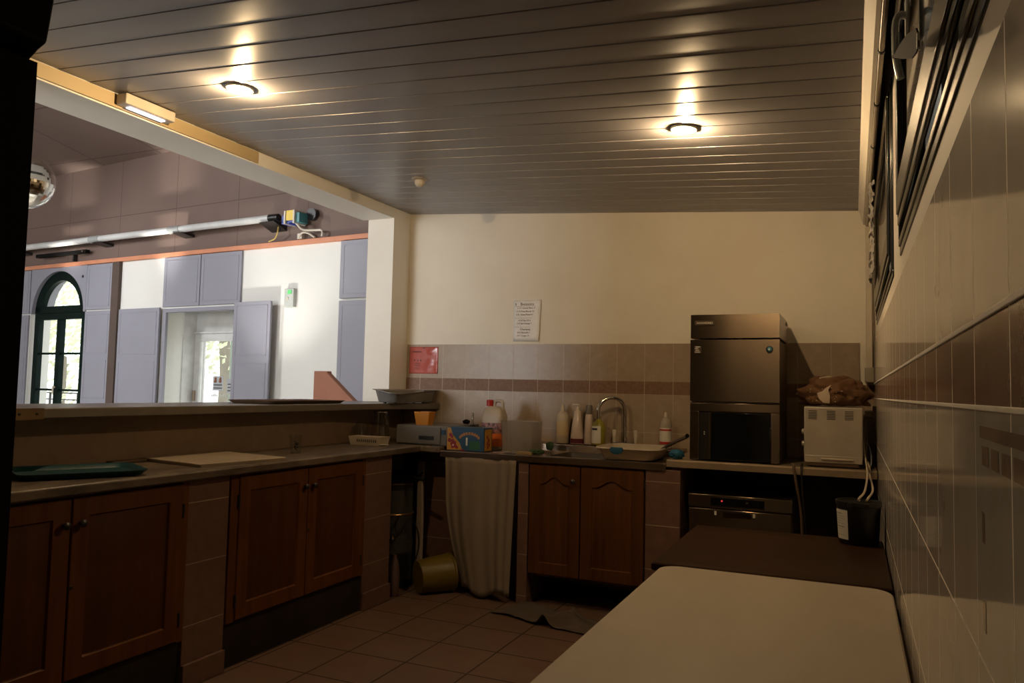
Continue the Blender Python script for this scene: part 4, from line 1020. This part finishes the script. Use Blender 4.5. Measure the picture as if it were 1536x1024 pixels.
def shutter(label, u0, u1, z0, z1, w=-.028, tiers=(), group='grey shutters of the hall', name='shutter', th=.027, split=False):
    t = thing(name, label, 'shutter', ((u0+u1)/2, w, z0), group, hall=True)
    zs = [z0]+list(tiers)+[z1]
    part('board', B().box(u0, u1, w, w+th, z0, z1), 'lilac', t, bev=.003)
    for a, c in zip(zs[:-1], zs[1:]):
        b = B(); i = .045; l = .012; f = w-.004
        b.box(u0+i, u1-i, f, w, a+i, a+i+l).box(u0+i, u1-i, f, w, c-i-l, c-i).box(u0+i, u0+i+l, f, w, a+i, c-i).box(u1-i-l, u1-i, f, w, a+i, c-i)
        b.box(u0+i+l, u1-i-l, w-.001, w, a+i+l, c-i-l)
        part('panel_moulding', b, 'lilac', t, bev=.002)
    return t
shutter('tall lilac-grey shutter left of the arched window, lower leaf', -6.86, -6.36, .3, 2.24, tiers=(1.05, 1.65))
shutter('lilac-grey upper shutter left of the arch, partly behind the dark cupboard', -6.86, -6.36, 2.26, 2.905)
shutter('tall lilac-grey lower shutter between arched window and dark strip', -4.985, -4.415, .3, 2.255, tiers=(1.0, 1.62))
shutter('lilac-grey upper shutter between the arch and the dark strip', -4.985, -4.415, 2.275, 2.905)
shutter('open lilac-grey shutter leaf left of the hall door', -4.19, -3.36, .05, 2.255, w=-.06, tiers=(.95, 1.6))
shutter('open lilac-grey shutter leaf right of the hall door, standing off the wall', -1.905, -1.30, .05, 2.262, w=-.13, tiers=(.95, 1.58))
shutter('lilac-grey upper panel over the left half of the hall door', -3.345, -2.655, 2.262, 2.905)
shutter('lilac-grey upper panel over the right half of the hall door', -2.640, -1.925, 2.262, 2.905)
shutter('tall lilac-grey lower shutter behind the kitchen pillar', -.355, .35, .05, 2.235, w=-.04, tiers=(1.2,))
shutter('lilac-grey upper shutter behind the kitchen pillar', -.355, .35, 2.262, 2.905, w=-.04)
# door recess
b = B().box(-3.36, -3.32, .3, .56, 0, 2.24).box(-1.95, -1.91, .3, .56, 0, 2.24).box(-3.36, -1.91, .3, .56, 2.24, 2.28).box(-3.32, -1.95, .5, .56, 1.965, 2.24)
struct('wall_recess', b, 'wframe_w', hall=True)
b = B().box(-3.335, -3.28, -.02, .02, 0, 2.24).box(-1.99, -1.935, -.02, .02, 0, 2.24).box(-3.28, -1.99, -.02, .05, 2.19, 2.24)
struct('trim_10', b, 'lilac', hall=True, bev=.004)
b = B().box(-3.32, -3.215, .48, .54, 0, 1.95).box(-2.12, -2.0, .48, .54, 0, 1.95).box(-3.215, -2.12, .48, .54, 1.85, 1.95).box(-3.215, -2.12, .48, .54, 0, .3).box(-3.32, -2.0, .46, .56, 1.95, 1.975)
b.box(-3.175, -3.155, .50, .53, .3, 1.85)
dd = hstruct('door_1', b, 'wframe_w', bev=.004)
hstruct('pane', B().box(-3.22, -2.11, .512, .516, .28, 1.86), 'pane', dd)
hstruct('handle', B().box(-3.28, -3.26, .44, .48, 1.05, 1.19), 'steel', dd)
def door_sign(label, u, z, w_, h_, fig):
    t = thing('door_sign', label, 'sign', (u, .505, z), 'paper signs on the hall door', hall=True)
    part('sheet', B().box(u-w_/2, u+w_/2, .504, .506, z, z+h_), mat('backlit_paper', (.40, .42, .45), .7), t)
    b = B()
    if fig:
        for k in (-.045, .045):
            b.ball((u+k, .502, z+h_*.66), .022, 6, 1).ball((u+k, .502, z+h_*.84), .017, 6, 1)
    n = 2 if fig else 3
    for k in range(n): b.box(u-w_*.42, u+w_*.42, .502, .5045, z+h_*(.14+.22*k), z+h_*(.14+.22*k)+.014, 0)
    part('print', b, ['ink', mat('figure_brown', (.30, .13, .06), .7)], t)
door_sign('paper sign with two small brown figures on the hall door glass', -2.865, 1.195, .19, .19, True)
door_sign('paper sign with lines of writing at the right of the hall door glass', -2.60, 1.165, .19, .19, False)
b = B()
for k in range(16):
    if k in (4, 15): continue
    b.box(-2.98+.030*k, -2.96+.030*k, .505, .508, 1.115, 1.14+.006*(k % 3))
hstruct('lettering', b, mat('pale_letters', (.42, .44, .38), .6), dd)['label'] = 'row of pale letters on the glass'
# wall box, tube rail, transformer, dark bar
t = thing('wall_box', 'white and grey alarm box on the hall wall right of the open shutter', 'alarm box', (-1.09, -.03, 2.19), hall=True)
part('case', B().box(-1.175, -1.03, -.05, 0, 2.19, 2.405), mat('grey_white_case', (.50, .52, .48), .4), t, bev=.006)
part('indicator', B().box(-1.12, -1.06, -.055, -.05, 2.34, 2.385), 'green_l', t)
part('button', B().lathe([(.02, 0), (.016, .006)], (-1.12, -.05, 2.29), 14, axis=(0, -1, 0)), 'plast_w', t)
t = thing('tube_rail', 'long pale tube fixed on brackets along the brown hall wall', 'tube', (-4.0, -.16, 3.15), hall=True)
zt = 3.222
b = B().cyl((-7.4, -.16, zt), (-1.33, -.16, zt), .043, n=20)
part('tube', b, 'tube', t)
for u in (-6.55, -4.62, -2.98):
    part('collar', B().lathe([(.045, -.12), (.049, -.12), (.049, .09), (.045, .09)], (u, -.16, zt), 20, axis=(1, 0, 0)), 'collar', t)
    part('bracket', B().prism([(-.21, zt-.052), (-.004, zt-.085), (-.004, zt-.05), (-.10, zt-.045)], 0, u-.02, u+.16), 'black', t)
part('end_cap', B().cyl((-1.34, -.16, zt), (-1.20, -.16, zt), .046, .042, 20), 'black', t)
part('end_bracket', B().prism([(-.22, zt-.05), (-.004, zt-.13), (-.004, zt-.04), (-.10, zt-.04)], 0, -1.46, -1.22), 'black', t)
t = thing('winch_motor', 'blue and yellow motor box with white straps at the end of the pale tube', 'motor', (-.99, -.14, 3.12), hall=True)
part('case', B().box(-1.11, -.99, -.2, -.06, 3.125, 3.225).box(-1.10, -.92, -.2, -.06, 3.135, 3.16), 'blue_p', t, bev=.004)
part('cover', B().box(-1.03, -.90, -.215, -.05, 3.16, 3.275), 'yel_p', t, bev=.004)
part('terminal', B().box(-.905, -.84, -.2, -.06, 3.13, 3.245), 'tealp', t, bev=.004)
for u in (-1.055, -.915): part('strap', B().box(u, u+.022, -.225, -.04, 3.12, 3.27), 'plast_w', t)
part('wheel', B().lathe([(.07, 0), (.07, .05)], (-.79, -.07, 3.24), 24, axis=(0, 1, 0)), 'black', t, label='dark round wheel')
b = B().tube([(-.93, -.15, 3.13), (-.86, -.12, 3.06), (-.72, -.08, 3.05), (-.62, -.07, 3.04), (-.62, -.06, 2.975)], .012).tube([(-.98, -.05, 2.99), (-.92, -.06, 3.04), (-.84, -.05, 3.03), (-.74, -.05, 2.975)], .012)
solo('cable', b, 'plast_w', 'looped white cable hanging from the blue and yellow motor box', 'cable', hall=True)
b = B().tube([(-1.26, -.10, 3.13), (-1.25, -.12, 3.06), (-1.33, -.08, 3.0), (-1.45, -.06, 2.975)], .008)
solo('cable', b, mat('yellow_cable', (.55, .38, .10), .5), 'thin yellow cable dropping from the end of the pale tube', 'cable', hall=True)
solo('junction_box', B().box(-1.01, -.94, -.05, 0, 2.975, 3.04), 'plast_w', 'small white junction box on the orange band under the motor', 'junction box', hall=True, bev=.004)
t = thing('strip_lamp', 'black bar lamp fixed on the brown wall over the arched window', 'lamp', (-5.5, -.06, 3.06), hall=True)
part('bar', B().box(-6.12, -4.92, -.11, -.045, 3.065, 3.115), 'blackm', t, bev=.006)
part('bracket', B().box(-5.30, -5.27, -.06, -.006, 2.975, 3.08), 'black', t)
part('end_plate', B().lathe([(.012, 0), (.012, .008)], (-4.99, -.11, 3.09), 12, axis=(0, -1, 0)), 'steel', t)
solo('small_switch', B().box(-5.10, -5.075, -.03, -.018, 2.735, 2.77), 'black', 'tiny black switch on the lilac panel beside the arch', 'switch', hall=True)
# terracotta sloping partition in the hall
b = B().prism([(-4.715, 0), (-4.715, 1.432), (-4.56, 1.432), (-4.56, 1.415), (-3.62, .64), (-3.62, 0)], 1, 5.98, 6.05)
solo('stair_partition', b, 'terra', 'terracotta partition with sloping top edge behind the bar top', 'partition', bev=.006)
# mirror ball
t = thing('mirror_ball', 'large mirrored ball hanging in the hall beyond the beam', 'mirror ball', (-4.5, 2.945, 2.30))
b = B().ball((-4.5, 2.945, 2.472), .164, 34)
part('ball', b, 'mirror', t, smooth=0)
part('hanger', B().cyl((-4.5, 2.945, 2.63), (-4.5, 2.945, 5.05), .006, n=8), 'steel', t)

# ------------------------------------------------------------------ outside
struct('ground', B().box(-40, 30, 7.9, 60, -.3, -.12), 'ground')
t = thing('balcony_railing', 'thin dark railing outside the arched window', 'railing', (-7.3, 1.2, -.12), hall=True)
b = B()
for z in (1.06, .95): b.box(-8.9, -5.6, 1.2, 1.23, z, z+.02)
part('rail', b, 'black', t)
for k in range(4): part('post', B().box(-8.6+.78*k, -8.575+.78*k, 1.2, 1.23, -.12, 1.06), 'black', t)
def tree(u, w, r, h, label, n):
    t = thing('leafy_tree', label, 'tree', (u, w, -.12), 'trees outside the hall', hall=True)
    part('trunk', B().tube([(u, w, -.12), (u+.1, w, h*.4), (u-.1, w+.1, h*.7)], .12), 'bark', t)
    b = B()
    for k in range(n):
        d = Vector((random.gauss(0, 1), random.gauss(0, 1), random.gauss(0, 1))).normalized()*random.random()**.4*r
        c = Vector((u, w, h))+Vector((d.x, d.y, d.z*1.2)); s_ = random.uniform(.05, .12)
        a = Vector((random.gauss(0, 1), random.gauss(0, 1), random.gauss(0, 1))).normalized(); e = a.orthogonal().normalized(); f = a.cross(e)
        b._add([c-e*s_, c+f*s_*.5, c+e*s_, c-f*s_*.5], [(0, 1, 2, 3)])
    part('leaves', b, 'leaves', t, smooth=0)
tree(-12.6, 4.2, 2.0, 2.6, 'pale leafy tree seen through the arched window', 2000)
tree(-8.6, 5.5, 1.7, 3.4, 'pale leafy tree seen through the hall door', 1500)
solo('outside_column', B().box(-5.06, -4.90, 2.6, 2.72, -.12, 3.2), mat('green_grey', (.30, .36, .30), .7), 'grey-green column outside the hall door', 'column', hall=True)

# ------------------------------------------------------------------ light
def area(name, loc, rot, sx, sy, e, c):
    l = bpy.data.lights.new(name, 'AREA'); l.shape = 'RECTANGLE'; l.size = sx; l.size_y = sy; l.energy = e; l.color = c
    o = bpy.data.objects.new(name, l); COL.objects.link(o); o.location = loc; o.rotation_euler = rot; return o
area('hall_fill_left', (-13.7, 2.0, 1.9), (0, -PI/2, 0), 2.6, 6, 15, (1, .97, .92))  # added fill lamp at the closed left wall, no window behind it
def wash(loc, to, e, ang):  # unseen spots added to brighten the far hall wall
    l = bpy.data.lights.new('hall_fill_high', 'SPOT'); l.energy = e; l.spot_size = math.radians(ang); l.spot_blend = .5; l.shadow_soft_size = .5; l.color = (.98, .98, 1)
    o = bpy.data.objects.new('hall_fill_high', l); COL.objects.link(o); o.location = loc; o.rotation_euler = (Vector(to)-Vector(loc)).to_track_quat('-Z', 'Y').to_euler()
wash((-9.4, 2.6, 3.8), (-7.0, 7.2, 1.6), 500, 84)
wash((-11.6, 2.6, 3.6), (-11.0, 7.5, 1.8), 260, 70)
area('hall_fill_near', (-5.3, -3.9, 1.9), (PI/2, 0, 0), 2.4, 2.2, 330, (.97, .98, 1))  # unseen lamp added to light the pillar and left part of back wall
def wall_glow(u, w, z, tu, tz, e, ang):  # added spots without a fixture, standing in for sun reflected up the wall
    l = bpy.data.lights.new('added_wall_glow', 'SPOT'); l.energy = e; l.spot_size = math.radians(ang); l.spot_blend = 1; l.shadow_soft_size = .10; l.color = (1, .96, .88)
    o = bpy.data.objects.new('added_wall_glow', l); COL.objects.link(o); p = HM @ Vector((u, w, z)); q = HM @ Vector((tu, 0, tz)); o.location = p
    o.rotation_euler = (q-p).to_track_quat('-Z', 'Y').to_euler()
def floor_spot(x, y, tx, ty, e, ang):  # added spots below the hall ceiling, standing in for sun on the floor
    l = bpy.data.lights.new('added_floor_spot', 'SPOT'); l.energy = e; l.spot_size = math.radians(ang); l.spot_blend = .3; l.shadow_soft_size = .05; l.color = (1, .97, .90)
    o = bpy.data.objects.new('added_floor_spot', l); COL.objects.link(o); o.location = (x, y, 4.0)
    o.rotation_euler = (Vector((tx, ty, 0))-Vector((x, y, 4.0))).to_track_quat('-Z', 'Y').to_euler()
floor_spot(-7.5, 2.0, -5.6, 3.6, 1000, 30)
floor_spot(-7.0, .6, -4.4, 3.0, 2800, 26)
floor_spot(-10.5, 1.0, -9.5, 4.0, 500, 34)
wall_glow(-1.5, -1.3, .55, -1.0, 3.15, 200, 54)
wall_glow(-3.4, -1.2, .55, -3.2, 3.6, 850, 18)
wall_glow(-5.5, -1.2, .55, -5.3, 3.7, 700, 16)
w = bpy.data.worlds.new('World'); scene.world = w; w.use_nodes = True
nt = w.node_tree; bg = nt.nodes['Background']
sk = nt.nodes.new('ShaderNodeTexSky'); sk.sky_type = 'HOSEK_WILKIE'; sk.turbidity = 6; sk.sun_direction = (.3, -.5, .8)
nt.links.new(mixc(nt, .75, sk.outputs[0], (1, 1, 1)), bg.inputs[0]); bg.inputs[1].default_value = 3.0
sun = bpy.data.lights.new('sun', 'SUN'); sun.energy = 3; sun.angle = .02; so = bpy.data.objects.new('sun', sun); COL.objects.link(so); so.rotation_euler = (math.radians(35), 0, math.radians(-150))

# ------------------------------------------------------------------ camera
yaw, pitch, roll, f = .417, .0618, .0221, 1155.
F = Vector((-math.sin(yaw)*math.cos(pitch), math.cos(yaw)*math.cos(pitch), math.sin(pitch)))
R = Vector((math.cos(yaw), math.sin(yaw), 0)); U = R.cross(F)
R, U = R*math.cos(roll)+U*math.sin(roll), -R*math.sin(roll)+U*math.cos(roll)
cam = bpy.data.cameras.new('camera'); cam.sensor_width = 36; cam.lens = f/1536*36; cam.clip_start = .02
co = bpy.data.objects.new('camera', cam); COL.objects.link(co)
m4 = Matrix((R, U, -F)).transposed().to_4x4(); m4.translation = (0, 0, 1.3); co.matrix_world = m4
scene.camera = co
scene.view_settings.view_transform = 'Standard'; scene.view_settings.look = 'None'; scene.view_settings.gamma = 1
scene.view_settings.use_curve_mapping = False; scene.view_settings.exposure = 0
